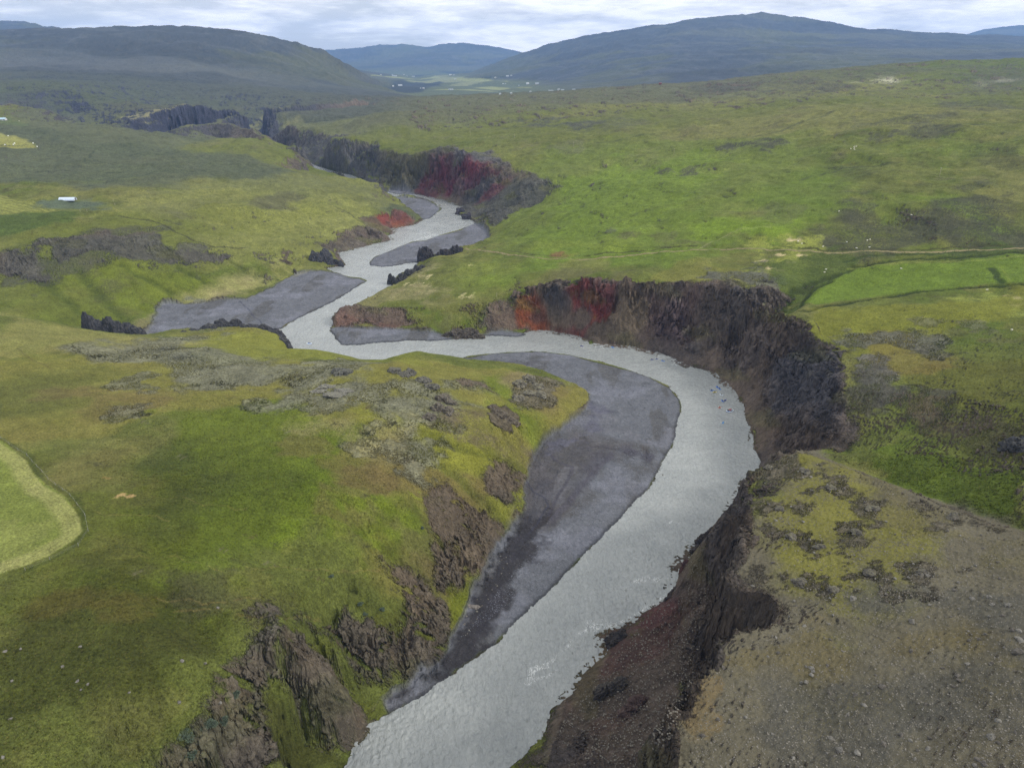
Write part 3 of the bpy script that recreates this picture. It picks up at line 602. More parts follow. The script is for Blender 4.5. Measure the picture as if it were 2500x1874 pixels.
# near right plateau: moss, gravel, lichen rock
mixc(alb(106,101,84), sstep(18, 24, GX) * (1 - sstep(110, 130, GY)))
patch([(1836,1141),(1936,1096),(2137,1162),(2500,1302),(2900,1450),(3300,2300),(1500,2300),(1600,1860),(1620,1760),(1700,1590),(1740,1450),(1770,1300),(1800,1200)], (106,101,84), 1, .02, .05, 0, .28)
patch([(1870,1180),(1960,1110),(2100,1180),(2200,1300),(2160,1420),(2050,1470),(1900,1450),(1800,1420),(1830,1330)], (120,118,54), .88, .22, .22, .12, .25)
patch([(2500,1330),(2300,1250),(2150,1175),(2180,1260),(2350,1350),(2500,1420)], (112,106,70), .6, .15, .2, .2, .5)
patch(ell(2050,1720,110,55,10), (104,98,60), .6, .3, .25, .3, .3); patch(ell(2450,1640,80,70), (104,96,60), .5, .3, .3, .3, .3)
patch([(1690,1666),(1740,1650),(1740,1760),(1680,1800),(1645,1770)], (126,108,72), .6, .15, .25, .2)
patch(ell(1960,1600,110,50), (112,102,66), .5, .3, .3); patch(ell(2330,1560,130,40), (104,94,60), .5, .3)
patch([(2150,1400),(2500,1480),(2500,1600),(2300,1500),(2100,1450)], (90,89,82), .7, .2, .2, .1, .3)
patch([(1900,1700),(2400,1600),(2500,1700),(2500,1874),(1900,1874)], (86,85,79), .7, .2, .2, .1, .3)
for u, v, a, b in ((1965,1150,38,16),(2035,1190,40,20),(2130,1240,45,26),(2330,1262,50,18),(1880,1130,60,24),(1900,1240,60,16),(2090,1300,48,22),(1930,1310,40,14),(2000,1335,48,14),(2120,1400,38,20),(1960,1420,40,13),(2030,1440,30,22),(2250,1400,70,22),(1850,1400,40,12),(2200,1450,50,18),(1870,1290,30,9)):
    patch(ell(u, v, a, b, 8), (104,98,84), .92, .16, .3, .35, 1.0)
# mountains: heather and gravel above, greener at the foot; cloud shade mixed into colour
mt = sstep(2100, 3200, GY) * sstep(-5, 30, Z)
mixc(alb(60,68,68), mt * .92); mixc(alb(78,84,52), mt * sstep(-.3, 1.0, b1 + b2 * .8 - (Z - 190) / 160) * .85)
mixc(alb(92,98,92), mt * sstep(.2, 1.4, samp(RIDGE, GX * .7 + Z * 3, GY * .8, 1900, .25)) * .5); mixc(alb(92,96,72), mt * sstep(.5, 1.5, samp(FBM2, GX * .4 + Z * 2, GY + Z * 4, 2300, .1)) * .5); mixc(alb(48,48,44), mt * sstep(.5, 1.8, samp(FBM2, GX * .5, GY, 1200, .3)) * .5)
lm = (1 - sstep(-.20, -.10, GX / GY)) * sstep(1550, 1850, GY) * (1 - sstep(3200, 4200, GY)); mixc(alb(72,82,70), lm * .7); mixc(alb(104,106,106), lm * sstep(.3, 1.4, samp(FBM2, GX * .5 + Z * 2, GY * .8, 1400, .1)) * .3); mixc(alb(56,66,60), lm * sstep(.5, 1.6, samp(FBM, GX * .5, GY + Z * 2, 1100, .2)) * .6)
vf = sstep(3600, 4200, GY) * (1 - sstep(-5, 25, Z)); mixc(alb(84,100,60), vf)
mixc(alb(136,146,100), vf * .7 * sstep(.9, 1.3, samp(FBM, GX * .7, GY * .35, 1500, .05))); mixc(alb(52,60,50), vf * sstep(.5, 1.0, samp(FBM2, GX, GY * .3, 1900, .1)))
patch([(1250,640),(1260,610),(1350,250),(200,250)], (90,96,66), 0)
for q in ([(905,186),(960,187),(1080,190),(1060,187)], [(1080,195),(1180,193),(1240,199),(1130,200)], [(1150,216),(1300,215),(1280,211),(1200,210)], [(1060,220),(1170,222),(1260,223),(1150,218)]):
    patch(q, (140,154,92), .8, .08, .05)
patch([(250,250),(440,258),(600,262),(440,275),(330,290)], (88,88,72), .5, .1)
patch([(300,283),(370,270),(452,260),(420,268),(340,290)], (138,134,100), .85, .1)
patch([(440,312),(520,300),(616,305),(700,295),(640,290),(520,296)], (120,118,82), .8, .15)

# sheep tracks, small drains and scars in the turf
rs = random.Random(21)
def wander(u, v, du, n, jv): 
    o = [(u, v)]
    for _ in range(n): o.append((o[-1][0] + du, o[-1][1] + rs.uniform(-jv, jv) + jv * .25))
    return o
for _ in range(16): stroke(wander(rs.uniform(100, 900), rs.uniform(900, 1500), rs.uniform(22, 40), rs.randint(5, 11), 11), rs.uniform(.35, .6), rs.choice([(126,112,70), (64,78,30), (70,80,34)]), .5, .5, .3, dz=-.12)
for _ in range(26): stroke(wander(rs.uniform(1250, 2350), rs.uniform(260, 600), rs.uniform(16, 34), rs.randint(4, 9), 3.5), rs.uniform(.9, 1.8), rs.choice([(128,122,76), (60,76,32), (66,84,34), (58,72,34)]), .5, .5, .3, dz=-.3)
for _ in range(14): stroke(wander(rs.uniform(50, 700), rs.uniform(380, 580), rs.uniform(16, 30), rs.randint(4, 8), 3), rs.uniform(.9, 1.6), rs.choice([(60,72,40), (64,78,36), (118,116,72)]), .45, .5, .3, dz=-.3)
for _ in range(22): u_, v_ = rs.uniform(150, 1150), rs.uniform(880, 1500); patch(ell(u_, v_, rs.uniform(5, 16), rs.uniform(2, 5), rs.uniform(-20, 20)), rs.choice([(92,80,54), (74,74,50), (112,106,84)]), .75, .25, .4, .4)
for q_, w_ in (([(1000,1235),(1050,1290),(1100,1350),(1125,1400),(1130,1440)], 5), ([(960,1330),(1010,1390),(1060,1450),(1095,1520)], 4.5), ([(880,1440),(940,1500),(985,1560),(1005,1610)], 5), ([(800,1500),(850,1570),(880,1640),(905,1700)], 4.5), ([(1090,1150),(1140,1200),(1200,1250),(1240,1280)], 5), ([(1040,1060),(1120,1100),(1200,1120),(1270,1140)], 5)):
    stroke(q_, w_, (74,84,32), .45, .9, dz=-1.8)
# ---- bare rock where the ground is steep
RC = np.zeros_like(COL); RC[:] = alb(98,88,76)
rocky = samp(FINE, GX, GY, 60, .2) * .5 + f3 * .5
mixr = lambda c, m: RC.__iadd__((alb(*c).astype(np.float32) - RC) * m[..., None])
mixr((82,78,74), sstep(.0, 1.2, samp(FBM2, GX, GY, 160)) * .7)
def rp(px, c, k=1.0, soft=.08, rag=.15, brk=0.0): patch(px, c, k, max(soft, .12), min(rag, .04), 0, tgt=RC)
NEARC = [(1860,1100),(1900,1190),(1800,1400),(1920,1500),(1780,1545),(1690,1680),(1620,1874),(1200,1874),(1400,1690),(1560,1500),(1720,1300),(1800,1190)]
rp(NEARC, (68,62,59), .92, .03); rp([(1500,1500),(1650,1400),(1700,1480),(1640,1600),(1450,1660),(1380,1740),(1420,1640)], (84,64,58), .8, .12, .1)
gpatch0=1; rp(ell(1600,1500,60,22,-30), (82,54,52), .8, .2, .3); rp(ell(1490,1760,60,24,-20), (78,60,56), .8, .25, .3)
MAINC = [(1536,690),(1706,676),(1860,730),(1990,800),(2140,880),(2080,1060),(1860,1125),(1800,960),(1600,870),(1430,830)]
rp(MAINC, (94,84,78), .85, .04); rp([(1980,830),(2050,860),(2070,900),(2030,1060),(1900,980),(1880,900)], (74,74,80), .9, .12)
rp([(1590,700),(1700,700),(1740,780),(1640,840),(1570,800)], (100,82,84), .8, .15); rp([(1480,720),(1570,700),(1560,800),(1540,840),(1450,830)], (112,98,80), .7, .12)
rp([(1740,700),(1860,740),(1820,800),(1700,870),(1690,760)], (84,80,78), .7, .15); rp([(1850,1000),(2050,1060),(2000,1100),(1860,1120)], (86,74,64), .8, .12)
rp([(690,340),(880,330),(1020,370),(1100,350),(1000,480),(780,430)], (78,78,78), .9, .05)
rp([(920,365),(1060,350),(1110,350),(1060,400),(960,470),(930,440)], (88,84,62), .75, .12)
rp([(1150,420),(1370,450),(1210,560),(1110,520)], (70,68,70), .9, .08); rp([(1130,350),(1210,360),(1230,400),(1140,420),(1100,390)], (92,90,96), .8, .15)
rp([(0,190),(700,200),(1000,230),(700,340),(0,330)], (60,64,74), 1, .04)
rp([(0,600),(420,570),(640,600),(420,670),(0,700)], (84,82,74), 1, .06)
rp([(740,590),(950,550),(960,600),(790,660)], (96,86,78), 1, .08)
rp([(440,790),(700,800),(860,860),(700,870),(440,840)], (76,72,68), 1, .06)
rp([(820,760),(870,740),(1300,745),(1300,815),(820,800)], (100,86,76), 1, .06); rp([(1010,750),(1180,750),(1160,815),(1020,800)], (98,96,50), .9, .12)
RED = (148, 50, 34)
for q, c, k in (([(813,764),(850,760),(900,774),(985,790),(985,803),(815,801)], (136,76,64), .85), ([(1258,738),(1300,712),(1318,740),(1335,790),(1345,803),(1300,806),(1264,802)], (158,66,42), 1),
                ([(1372,718),(1395,692),(1450,683),(1508,692),(1500,740),(1478,790),(1440,796),(1400,770),(1380,745)], (150,54,48), 1), ([(1340,790),(1440,780),(1440,815),(1350,808)], (136,60,52), .9),
                ([(1010,470),(1050,400),(1100,370),(1110,400),(1090,440),(1040,490)], (122,52,52), 1), ([(1080,440),(1120,400),(1200,400),(1215,420),(1140,460),(1080,480)], (132,52,58), 1), ([(1180,470),(1240,430),(1262,425),(1215,470),(1160,500)], (120,56,60), .9),
                ([(917,525),(930,512),(980,508),(1018,540),(1000,552),(955,556),(935,545)], (150,58,48), 1), ([(885,535),(920,530),(950,560),(958,572),(920,560)], (112,62,54), .8), ([(575,610),(610,608),(615,632),(590,636)], (110,60,46), .9)):
    rp(q, tuple(int(v) for v in (c[0] * .75, c[1] * 1.04, c[2] * 1.08)), k, .16, .04, .0)
for q, c in ((ell(1360,735,38,32,30), (66,64,68)), (ell(1420,775,24,30,10), (80,72,66)), (ell(1313,775,22,16), (84,60,52)), (ell(1470,810,40,30), (76,70,62)), (ell(1545,770,36,60,20), (104,94,78))):
    rp(q, c, .95, .15, .2)
bankm = sstep(.5, 6, -WD)
rt = np.where(GY > 1400, .34, .60) + .28 * (np.abs(GX + 60) < 220) * (GX < 10 + (GY - 130) * .25) * (GY < 420); sl2 = slope + rocky * .12
RM = sstep(rt, rt * 1.45, sl2) * (1 - GR)
hold = samp(FBM2, GX, GY, 120, .4)
grassy = np.zeros(GX.shape, np.float32)
def gpatch(px, k=1.0, soft=.15):
    po = poly_of(px); sz = 20; sl_ = block(po, 20)
    if sl_ is None: return
    d = sdist(po, GX[sl_], GY[sl_]) + samp(FBM, GX[sl_], GY[sl_], 40) * 4
    grassy[sl_] = np.maximum(grassy[sl_], sstep(-3, 5, d) * k)
gpatch([(0,700),(100,690),(250,640),(420,660),(640,630),(740,650),(500,730),(330,800),(200,800),(0,760)]); gpatch([(700,1530),(800,1600),(905,1735),(870,1760),(790,1670)])
gpatch([(1160,1420),(1180,1470),(1120,1520),(1080,1490)]); gpatch([(1250,420),(1380,470),(1250,580),(1190,560)], .8); gpatch([(2050,1100),(2500,1150),(2500,1290),(2130,1160)])
gpatch([(1880,760),(1960,700),(2100,640),(2000,770),(1900,790)]); gpatch([(560,1860),(700,1760),(860,1810),(820,1874)], .8)
gpatch([(1200,640),(1640,610),(1560,650),(1280,690)]); gpatch([(640,300),(1000,260),(1000,330),(760,330),(720,320)]); gpatch([(1010,755),(1180,750),(1160,812),(1030,805)], .9)
gpatch([(1125,872),(1440,955),(1375,1065),(1290,1110),(1285,1150),(1180,1130),(1080,1085),(1010,1150),(980,1220),(1000,1290),(930,1380),(850,1470),(700,1500),(600,1600),(520,1680),(440,1800),(-400,1874),(-400,700)], .85)
RM *= 1 - .8 * sstep(2500, 3000, GY)
RM = np.clip(RM - grassy * sstep(1.5, .8, slope) * .95, 0, 1)
gpatch([(1880,1200),(1960,1125),(2137,1185),(2500,1325),(2700,1420),(2700,1874),(1720,1874),(1740,1680),(1960,1545),(1990,1500),(1840,1400),(1870,1300)], 1.0); RM = np.clip(RM - grassy * sstep(1.5, .8, slope), 0, 1)
# dark soil slopes that are bare whatever their angle
def bare(px, k=1.0):
    po = poly_of(px); sl_ = block(po, 14)
    if sl_ is None: return
    d = sdist(po, GX[sl_], GY[sl_]) + samp(FBM, GX[sl_], GY[sl_], 40) * 3 + samp(FINE, GX[sl_], GY[sl_], 30) * 1.2
    RM[sl_] = np.maximum(RM[sl_], sstep(-1.5, 2.5, d) * k)
bare([(1836,1141),(1820,1260),(1790,1390),(1740,1440),(1780,1480),(1900,1515),(1840,1530),(1740,1570),(1710,1650),(1685,1700),(1630,1780),(1620,1874),(1240,1874),(1340,1735),(1480,1580),(1560,1500),(1720,1310)])
bare([(1298,705),(1381,694),(1435,684),(1507,684),(1598,696),(1652,688),(1706,684),(1776,688),(1827,708),(1870,760),(1960,790),(1985,825),(2060,860),(2067,960),(2090,1020),(2050,1095),(1860,1120),(1840,1050),(1810,975),(1700,895),(1440,835),(1300,806)])
bare([(815,765),(960,760),(1040,770),(1010,806),(820,800)]); bare([(1180,760),(1300,710),(1300,806),(1190,812)], .9)
bare([(925,372),(1016,374),(1107,354),(1140,372),(1200,362),(1225,395),(1262,412),(1310,430),(1370,455),(1200,552),(1120,515),(1010,478),(930,445)], .9)
bare([(0,612),(48,610),(104,590),(120,600),(100,640),(110,690),(40,690),(0,655)]); bare([(104,585),(217,571),(256,566),(314,571),(376,566),(420,602),(430,640),(380,640),(300,620),(217,612),(150,640),(110,620)], .9); bare([(432,597),(511,604),(500,628),(440,625)], .8)
bare([(882,534),(962,511),(1016,530),(1000,552),(955,570),(900,570)], .9); bare([(770,588),(850,562),(945,560),(950,585),(830,615),(800,610)], .9)
lh = poly_of([(1125,870),(1445,955),(1380,1065),(1295,1110),(1290,1200),(1245,1290),(1195,1395),(1145,1500),(1100,1590),(1060,1640),(960,1700),(870,1800),(835,1874),(-400,1874),(-400,700)])
sl_ = block(lh, 5); RM[sl_] *= 1 - sstep(-2, 3, sdist(lh, GX[sl_], GY[sl_])) * .97; RM[:, :] *= 1 - (GY < 140) * (GX < -52) * .9
def crag(px, k=.95, brk=.5):
    po = poly_of(px); sl_ = block(po, 10)
    if sl_ is None: return
    x, y, z = GX[sl_], GY[sl_], Z[sl_]
    d = sdist(po, x, y) + samp(FBM, x, y, 22) * 2.0 + samp(FINE, x + z, y, 24) * .8
    m = sstep(-3.4, .6, d) * k * sstep(-1.4, .2, samp(RIDGE, x + z * .6, y + z * .4, 26, .3) * .7 + samp(FBM2, x + z, y, 18) * .8 + (1 - brk) * 1.4)
    RM[sl_] = np.maximum(RM[sl_], m); Z[sl_] += (m * samp(RIDGE, x + z * .6, y + z * .4, 30, .3) * .45).astype(np.float32)
for q, b_ in (([(1040,1215),(1100,1195),(1185,1250),(1232,1300),(1190,1392),(1150,1392),(1118,1335),(1060,1280)], .3), ([(1190,1150),(1282,1160),(1284,1205),(1240,1215),(1195,1190)], .4), ([(1085,1360),(1130,1375),(1152,1430),(1112,1452),(1080,1430)], .35),
              ([(960,1375),(1010,1395),(1062,1470),(1108,1570),(1072,1617),(1012,1632),(985,1560),(990,1480)], .3), ([(850,1535),(930,1550),(1000,1560),(1040,1590),(1010,1632),(962,1690),(905,1670),(868,1620)], .2), ([(690,1548),(740,1555),(800,1635),(884,1772),(850,1792),(780,1735),(705,1690),(665,1645)], .1),
              ([(560,1640),(640,1600),(665,1660),(645,1750),(600,1760),(580,1710)], .55), ([(470,1835),(560,1775),(645,1780),(660,1830),(600,1874),(400,1874)], .6), ([(640,1488),(750,1505),(850,1532),(900,1570),(845,1556),(745,1524)], .5), ([(1130,925),(1180,930),(1190,950),(1140,945)], .5), ([(1120,1310),(1160,1320),(1190,1380),(1150,1400)], .2)):
    crag(q, .92, b_ * .7)
lr = sstep(0, 1, (GX < 10 + (GY - 130) * .25) * (GY < 420) * 1.0)
RC *= 1.12
RC += (alb(116,105,90).astype(np.float32) - RC) * (lr * (.55 + .25 * np.clip(samp(FBM, GX + Z, GY + Z, 30), -1, 1)))[..., None]
mixc_rock = RM[..., None]; COL += (RC - COL) * mixc_rock; ROCK = np.maximum(ROCK, RM)
# the moss seams on steep faces and the dark wet foot of the banks
mixc(alb(96,98,52), RM * sstep(.9, 1.9, samp(FBM2, GX + Z, GY + Z * 1.4, 60) + rocky * .4) * .45 * (1 - sstep(1300, 1800, GY)))

# ---- gravel bars
gcol = np.zeros_like(COL); gcol[:] = alb(107,112,116)
sp = samp(SPECK, GX, GY, 90); gl = samp(FBM, GX * .8, GY * 1.3, 60, .5); gl2 = samp(FBM2, GX * 2.2, GY * .6, 70, .9)
gcol += (alb(92,92,93).astype(np.float32) - gcol) * (sstep(.2, 1.1, gl2) * .8)[..., None]
gcol += (alb(128,133,142).astype(np.float32) - gcol) * (sstep(.3, 1.4, gl) * .5)[..., None]
gcol *= (1 + sp * .09)[..., None]
gcol *= (1 - .55 * (1 - sstep(.0, 2.2, wdo)))[..., None]             # wet edge: dark stones
COL += (gcol - COL) * GR[..., None]; ROCK = np.where(GR > .5, .75, ROCK)
def gp(px, c, k=.8, soft=.12, rag=.15, brk=0.0):
    po = np.array([onz(u, v, 1.0)[:2] for u, v in px]); size = math.sqrt(max(1, abs(.5 * sum(po[i][0] * po[(i + 1) % len(po)][1] - po[(i + 1) % len(po)][0] * po[i][1] for i in range(len(po))))))
    sl_ = block(po, size * .4); x = GX[sl_]; y = GY[sl_]
    m = sstep(-soft * size, soft * size, sdist(po, x, y) + samp(FBM, x, y, size, .3) * size * rag) * k * GR[sl_]
    if brk: m = m * sstep(-.6, .6, samp(FBM2, x, y, size * .6) + (1 - brk) * 2 - .6)
    mixc(alb(*c) , m, sl_)
gp([(1290,1130),(1400,1060),(1560,1080),(1500,1170),(1360,1290),(1280,1280)], (84,80,80), .8, .2)
gp([(1280,1270),(1340,1260),(1250,1400),(1150,1600),(1030,1690),(960,1700),(1100,1580),(1200,1400)], (58,56,59), .95, .12)
gp([(1420,960),(1470,1000),(1440,1060),(1370,1110),(1340,1110),(1430,1030)], (98,98,112), .8, .15)
gp(ell(1560,1110,45,9,18), (76,74,84), .7, .2); gp(ell(1480,1120,60,14,-30), (80,78,88), .6, .3); gp(ell(1340,1200,34,26,30), (82,82,92), .5, .3)
gp([(1200,880),(1320,885),(1300,893),(1220,888)], (88,86,92), .7, .2)
for q, c, k in ((ell(1330,1150,30,20), (100,98,102), .6), (ell(1400,1105,50,14,-10), (84,83,88), .6), (ell(1460,1075,70,12,10), (96,94,98), .6), (ell(1320,1235,22,40), (92,92,98), .6), (ell(1380,1180,20,46,30), (112,112,118), .5), (ell(1430,1160,18,60,40), (84,83,90), .5), (ell(1500,1040,60,12,30), (112,112,118), .5), (ell(1290,1330,20,60,30), (64,63,70), .6), (ell(1180,1500,22,70,32), (62,61,68), .5)):
    gp(q, c, k, .25, .25)
stroke([(1300,1100),(1320,1130),(1360,1150),(1345,1180),(1300,1190)], 1.0, (82,82,90), .6); stroke([(1410,1130),(1440,1150),(1420,1190),(1370,1240),(1320,1300)], 1.3, (86,85,92), .6); stroke([(1550,1120),(1520,1100),(1470,1090),(1420,1096)], 1.0, (72,70,76), .7)
stroke([(1285,1165),(1300,1200),(1330,1215),(1340,1235),(1310,1280),(1290,1300)], 1.1, (66,66,78), .7)
stroke([(1350,1110),(1370,1130),(1400,1140),(1390,1170),(1370,1200),(1340,1260)], 1.6, (74,72,82), .6)
stroke([(1500,1110),(1460,1150),(1400,1200),(1340,1270)], 3.2, (82,80,90), .6)
stroke([(585,735),(610,760),(640,790),(640,805)], 1.0, (72,76,88), .7); stroke([(370,780),(480,783),(600,800)], .8, (80,84,96), .6)
gp([(640,700),(780,655),(720,670),(600,730)], (140,134,112), .5, .3)
# the tracks worn in the grass
TRACK = [(1135,606),(1180,612),(1250,623),(1300,629),(1360,633),(1430,634),(1520,626),(1620,614),(1700,609),(1800,607),(1870,610),(1950,613),(2060,618),(2200,616),(2350,611),(2500,606),(2700,598)]
stroke([(u, v - 9) for u, v in TRACK[1:9]], 2.2, (64,54,40), .8, .5, .3, dz=-.4); stroke([(u, v - 8) for u, v in TRACK[11:]], 2.4, (66,62,40), .8, .5, .2, dz=-.4)
patch(ell(1370,622,32,6), (122,84,64), .8, .3)
for q in ([(1100,338),(1200,333),(1300,326),(1450,330)], [(1700,607),(1800,560),(1880,555)]): stroke(q, 2.0, (150,148,106), .35)
for q in ([(1300,640),(1420,650),(1600,668)], [(40,850),(80,880),(130,900)], [(1180,910),(1300,925),(1400,945)]): stroke(q, .8, (92,82,52), .55)
# hay swaths of the mown field: rounds laid parallel to its edge
hay = poly_of([(-80,1050),(0,1078),(60,1120),(110,1180),(160,1215),(195,1260),(205,1295),(180,1320),(120,1355),(60,1380),(0,1400),(-80,1420)])
sl_ = block(hay, 2); x = GX[sl_]; y = GY[sl_]; d = sdist(hay, x, y) + samp(FBM, x, y, 60) * .3
band = sstep(7.5, 4.5, d) * sstep(0, .8, d)
mixc(alb(156,156,98), np.clip(band * .8 + sstep(.45, 1., samp(FBM2, x, y, 60)) * sstep(0, 1, d) * .25, 0, 1), sl_)
mixc(alb(118,134,58), (np.sin(d * 2 * math.pi / 1.35 + samp(FINE, x, y, 20) * .9) * .5 + .5) * .38 * sstep(0, .6, d), sl_)
stroke([(-80,1040),(0,1068),(66,1112),(118,1172),(172,1212),(210,1262),(214,1300),(188,1330),(120,1366),(60,1392)], 1.7, (64,84,30), .5, .7)
f2f = poly_of([(-60,470),(0,478),(60,487),(110,503),(132,514),(60,520),(-60,523)]); sl_ = block(f2f, 2); x = GX[sl_]; y = GY[sl_]; d = sdist(f2f, x, y)
mixc(alb(92,100,44), (np.sin((x * .50 + y * .87) * 2 * math.pi / 6.0) * .5 + .5) ** 2 * .6 * sstep(0, 1, d), sl_)
# mottling by tussocks, stones and lichen
tus = samp(FINE, GX, GY, 34, .2) * .6 + samp(FINE, GX, GY, 90, .5) * .35
COL *= (1 + np.clip(tus, -2.2, 2.2) * (.16 + .04 * ROCK) * (1 - RM) * (1 - .8 * GR) * (1 - .6 * (np.abs(ROCK - .33) < .12)) * (1 - sstep(900, 1600, GY)))[..., None]
COL *= (1 + np.clip(samp(FINE, GX, GY, 420, .7), -2, 2) * .07 * sstep(500, 1300, GY))[..., None]
ex = np.maximum(COL[..., 1] - COL[..., 0], 0); COL[..., 1] -= ex * (.45 + .14 * sstep(380, 700, GY)); COL[..., 2] += ex * .06; COL[..., 0] += ex * .04
cr = np.clip(ROCK - RM - GR, 0, 1); Z += (cr * (samp(RIDGE, GX, GY, 190, .7) * .34 + samp(FBM2, GX, GY, 34, .2) * .20) * (1 - sstep(500, 900, GY))).astype(np.float32)
COL *= .90
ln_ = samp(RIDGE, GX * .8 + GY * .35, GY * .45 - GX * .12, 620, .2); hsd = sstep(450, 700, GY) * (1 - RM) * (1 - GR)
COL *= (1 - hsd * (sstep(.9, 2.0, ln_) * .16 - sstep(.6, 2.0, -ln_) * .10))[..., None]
COL *= (1 + np.clip(samp(FINE, GX, GY * .6, 900, .4), -2, 2) * .06 * hsd)[..., None]
mv = samp(FBM2, GX, GY, 30, .6) * .5 + samp(FINE, GX, GY * .8, 60, .2) * .5; COL *= (1 + np.clip(mv, -1.6, 1.6) * .09 * (1 - RM) * (1 - GR) * nearw)[..., None]
COL *= .95
COL = np.clip(COL, .004, .8)
print('colours', time.time() - T0)

VAR = np.where((np.abs(ROCK - .30) < .13) & (GR < .3) & (GX > 0) & (GY < 420), .42, 1.0).astype(np.float32); VAR = np.where(GR > .5, .7, VAR)
# ------------------------------------------------------------------ materials
def mat(name, col=(.5, .5, .5), rough=.8, spec=.3, metal=0, noise=0.0, nscale=5.0, bump=0.0):
    m = bpy.data.materials.new(name); m.use_nodes = True; t = m.node_tree; b = t.nodes['Principled BSDF']
    b.inputs['Base Color'].default_value = (*col, 1); b.inputs['Roughness'].default_value = rough; b.inputs['Specular IOR Level'].default_value = spec; b.inputs['Metallic'].default_value = metal
    if noise:
        tc = t.nodes.new('ShaderNodeTexCoord'); n = t.nodes.new('ShaderNodeTexNoise'); n.inputs['Scale'].default_value = nscale; n.inputs['Detail'].default_value = 5
        t.links.new(tc.outputs['Object'], n.inputs['Vector'])
        mr = t.nodes.new('ShaderNodeMapRange'); mr.inputs['To Min'].default_value = 1 - noise; mr.inputs['To Max'].default_value = 1 + noise; mr.inputs['From Min'].default_value = .3; mr.inputs['From Max'].default_value = .7
        t.links.new(n.outputs['Fac'], mr.inputs['Value']); v = t.nodes.new('ShaderNodeVectorMath'); v.operation = 'SCALE'; v.inputs[0].default_value = col
        t.links.new(mr.outputs[0], v.inputs['Scale']); t.links.new(v.outputs[0], b.inputs['Base Color'])
        if bump:
            bp = t.nodes.new('ShaderNodeBump'); bp.inputs['Distance'].default_value = bump; t.links.new(n.outputs['Fac'], bp.inputs['Height']); t.links.new(bp.outputs[0], b.inputs['Normal'])
    return m
def ground_mat(name):
    m = bpy.data.materials.new(name); m.use_nodes = True; t = m.node_tree; b = t.nodes['Principled BSDF']; N = t.nodes; L = t.links
    b.inputs['Roughness'].default_value = .95; b.inputs['Specular IOR Level'].default_value = .12
    at = N.new('ShaderNodeAttribute'); at.attribute_name = 'Col'; ra = N.new('ShaderNodeAttribute'); ra.attribute_name = 'rock'
    ge = N.new('ShaderNodeNewGeometry')
    def noise(s, d=6, r=.6, dist=0.0, vec=None):
        n = N.new('ShaderNodeTexNoise'); n.inputs['Scale'].default_value = s; n.inputs['Detail'].default_value = d; n.inputs['Roughness'].default_value = r; n.inputs['Distortion'].default_value = dist
        L.new(vec or ge.outputs['Position'], n.inputs['Vector']); return n.outputs['Fac']
    def math_(op, a, b_=None, c=None):
        n = N.new('ShaderNodeMath'); n.operation = op
        for i, v in enumerate((a, b_, c)):
            if v is None: continue
            if isinstance(v, (int, float)): n.inputs[i].default_value = v
            else: L.new(v, n.inputs[i])
        return n.outputs[0]
    # grass: tussocks; rock: cracked, taller than wide structure
    mp = N.new('ShaderNodeMapping'); mp.inputs['Scale'].default_value = (1, 1, .42); L.new(ge.outputs['Position'], mp.inputs['Vector'])
    g1 = noise(1.5, 7, .7); g2 = noise(.16, 5, .6)
    k1 = noise(.55, 9, .68, .6, mp.outputs[0]); vo = N.new('ShaderNodeTexVoronoi'); vo.feature = 'DISTANCE_TO_EDGE'; vo.inputs['Scale'].default_value = .42; L.new(mp.outputs[0], vo.inputs['Vector'])
    k2 = noise(.11, 6, .6, .3, mp.outputs[0])
    crack = math_('MINIMUM', math_('MULTIPLY', vo.outputs['Distance'], 4.0), 1.0)
    gh = math_('MULTIPLY_ADD', g1, .8, math_('MULTIPLY', g2, 1.6)); kh = math_('ADD', math_('MULTIPLY_ADD', k1, 1.9, math_('MULTIPLY', k2, 5.0)), math_('MULTIPLY', crack, .22))
    mh = N.new('ShaderNodeMix'); L.new(ra.outputs['Fac'], mh.inputs['Factor']); L.new(gh, mh.inputs['A']); L.new(kh, mh.inputs['B'])
    bp = N.new('ShaderNodeBump'); bp.inputs['Distance'].default_value = 1.0; bp.inputs['Strength'].default_value = 1.0; L.new(mh.outputs[0], bp.inputs['Height']); L.new(bp.outputs[0], b.inputs['Normal'])
    # colour variation that belongs to the surface: blades, lichen, stone
    fg = math_('MULTIPLY', math_('MULTIPLY_ADD', math_('SUBTRACT', g1, .5), 2.2, 1.0), math_('MULTIPLY_ADD', math_('SUBTRACT', g2, .5), .9, 1.0)); fk = math_('MULTIPLY', math_('MULTIPLY_ADD', math_('SUBTRACT', k1, .5), 2.2, 1.0), math_('MULTIPLY_ADD', math_('SUBTRACT', k2, .5), 1.5, 1.0))
    mf = N.new('ShaderNodeMix'); L.new(ra.outputs['Fac'], mf.inputs['Factor']); L.new(fg, mf.inputs['A']); L.new(fk, mf.inputs['B'])
    va = N.new('ShaderNodeAttribute'); va.attribute_name = 'var'; mvf = math_('MULTIPLY_ADD', math_('SUBTRACT', mf.outputs[0], 1.0), va.outputs['Fac'], 1.0)
    sc_ = N.new('ShaderNodeVectorMath'); sc_.operation = 'SCALE'; L.new(at.outputs['Color'], sc_.inputs[0]); L.new(mvf, sc_.inputs['Scale'])
    st = noise(2.2, 2, .5); sm = N.new('ShaderNodeMapRange'); L.new(st, sm.inputs['Value']); sm.inputs['From Min'].default_value = .66; sm.inputs['From Max'].default_value = .72
    sm2 = math_('MULTIPLY', math_('MULTIPLY', sm.outputs[0], ra.outputs['Fac']), .42)
    mc = N.new('ShaderNodeMix'); mc.data_type = 'RGBA'; L.new(sm2, mc.inputs['Factor']); L.new(sc_.outputs[0], mc.inputs['A']); mc.inputs['B'].default_value = (.30, .29, .28, 1)
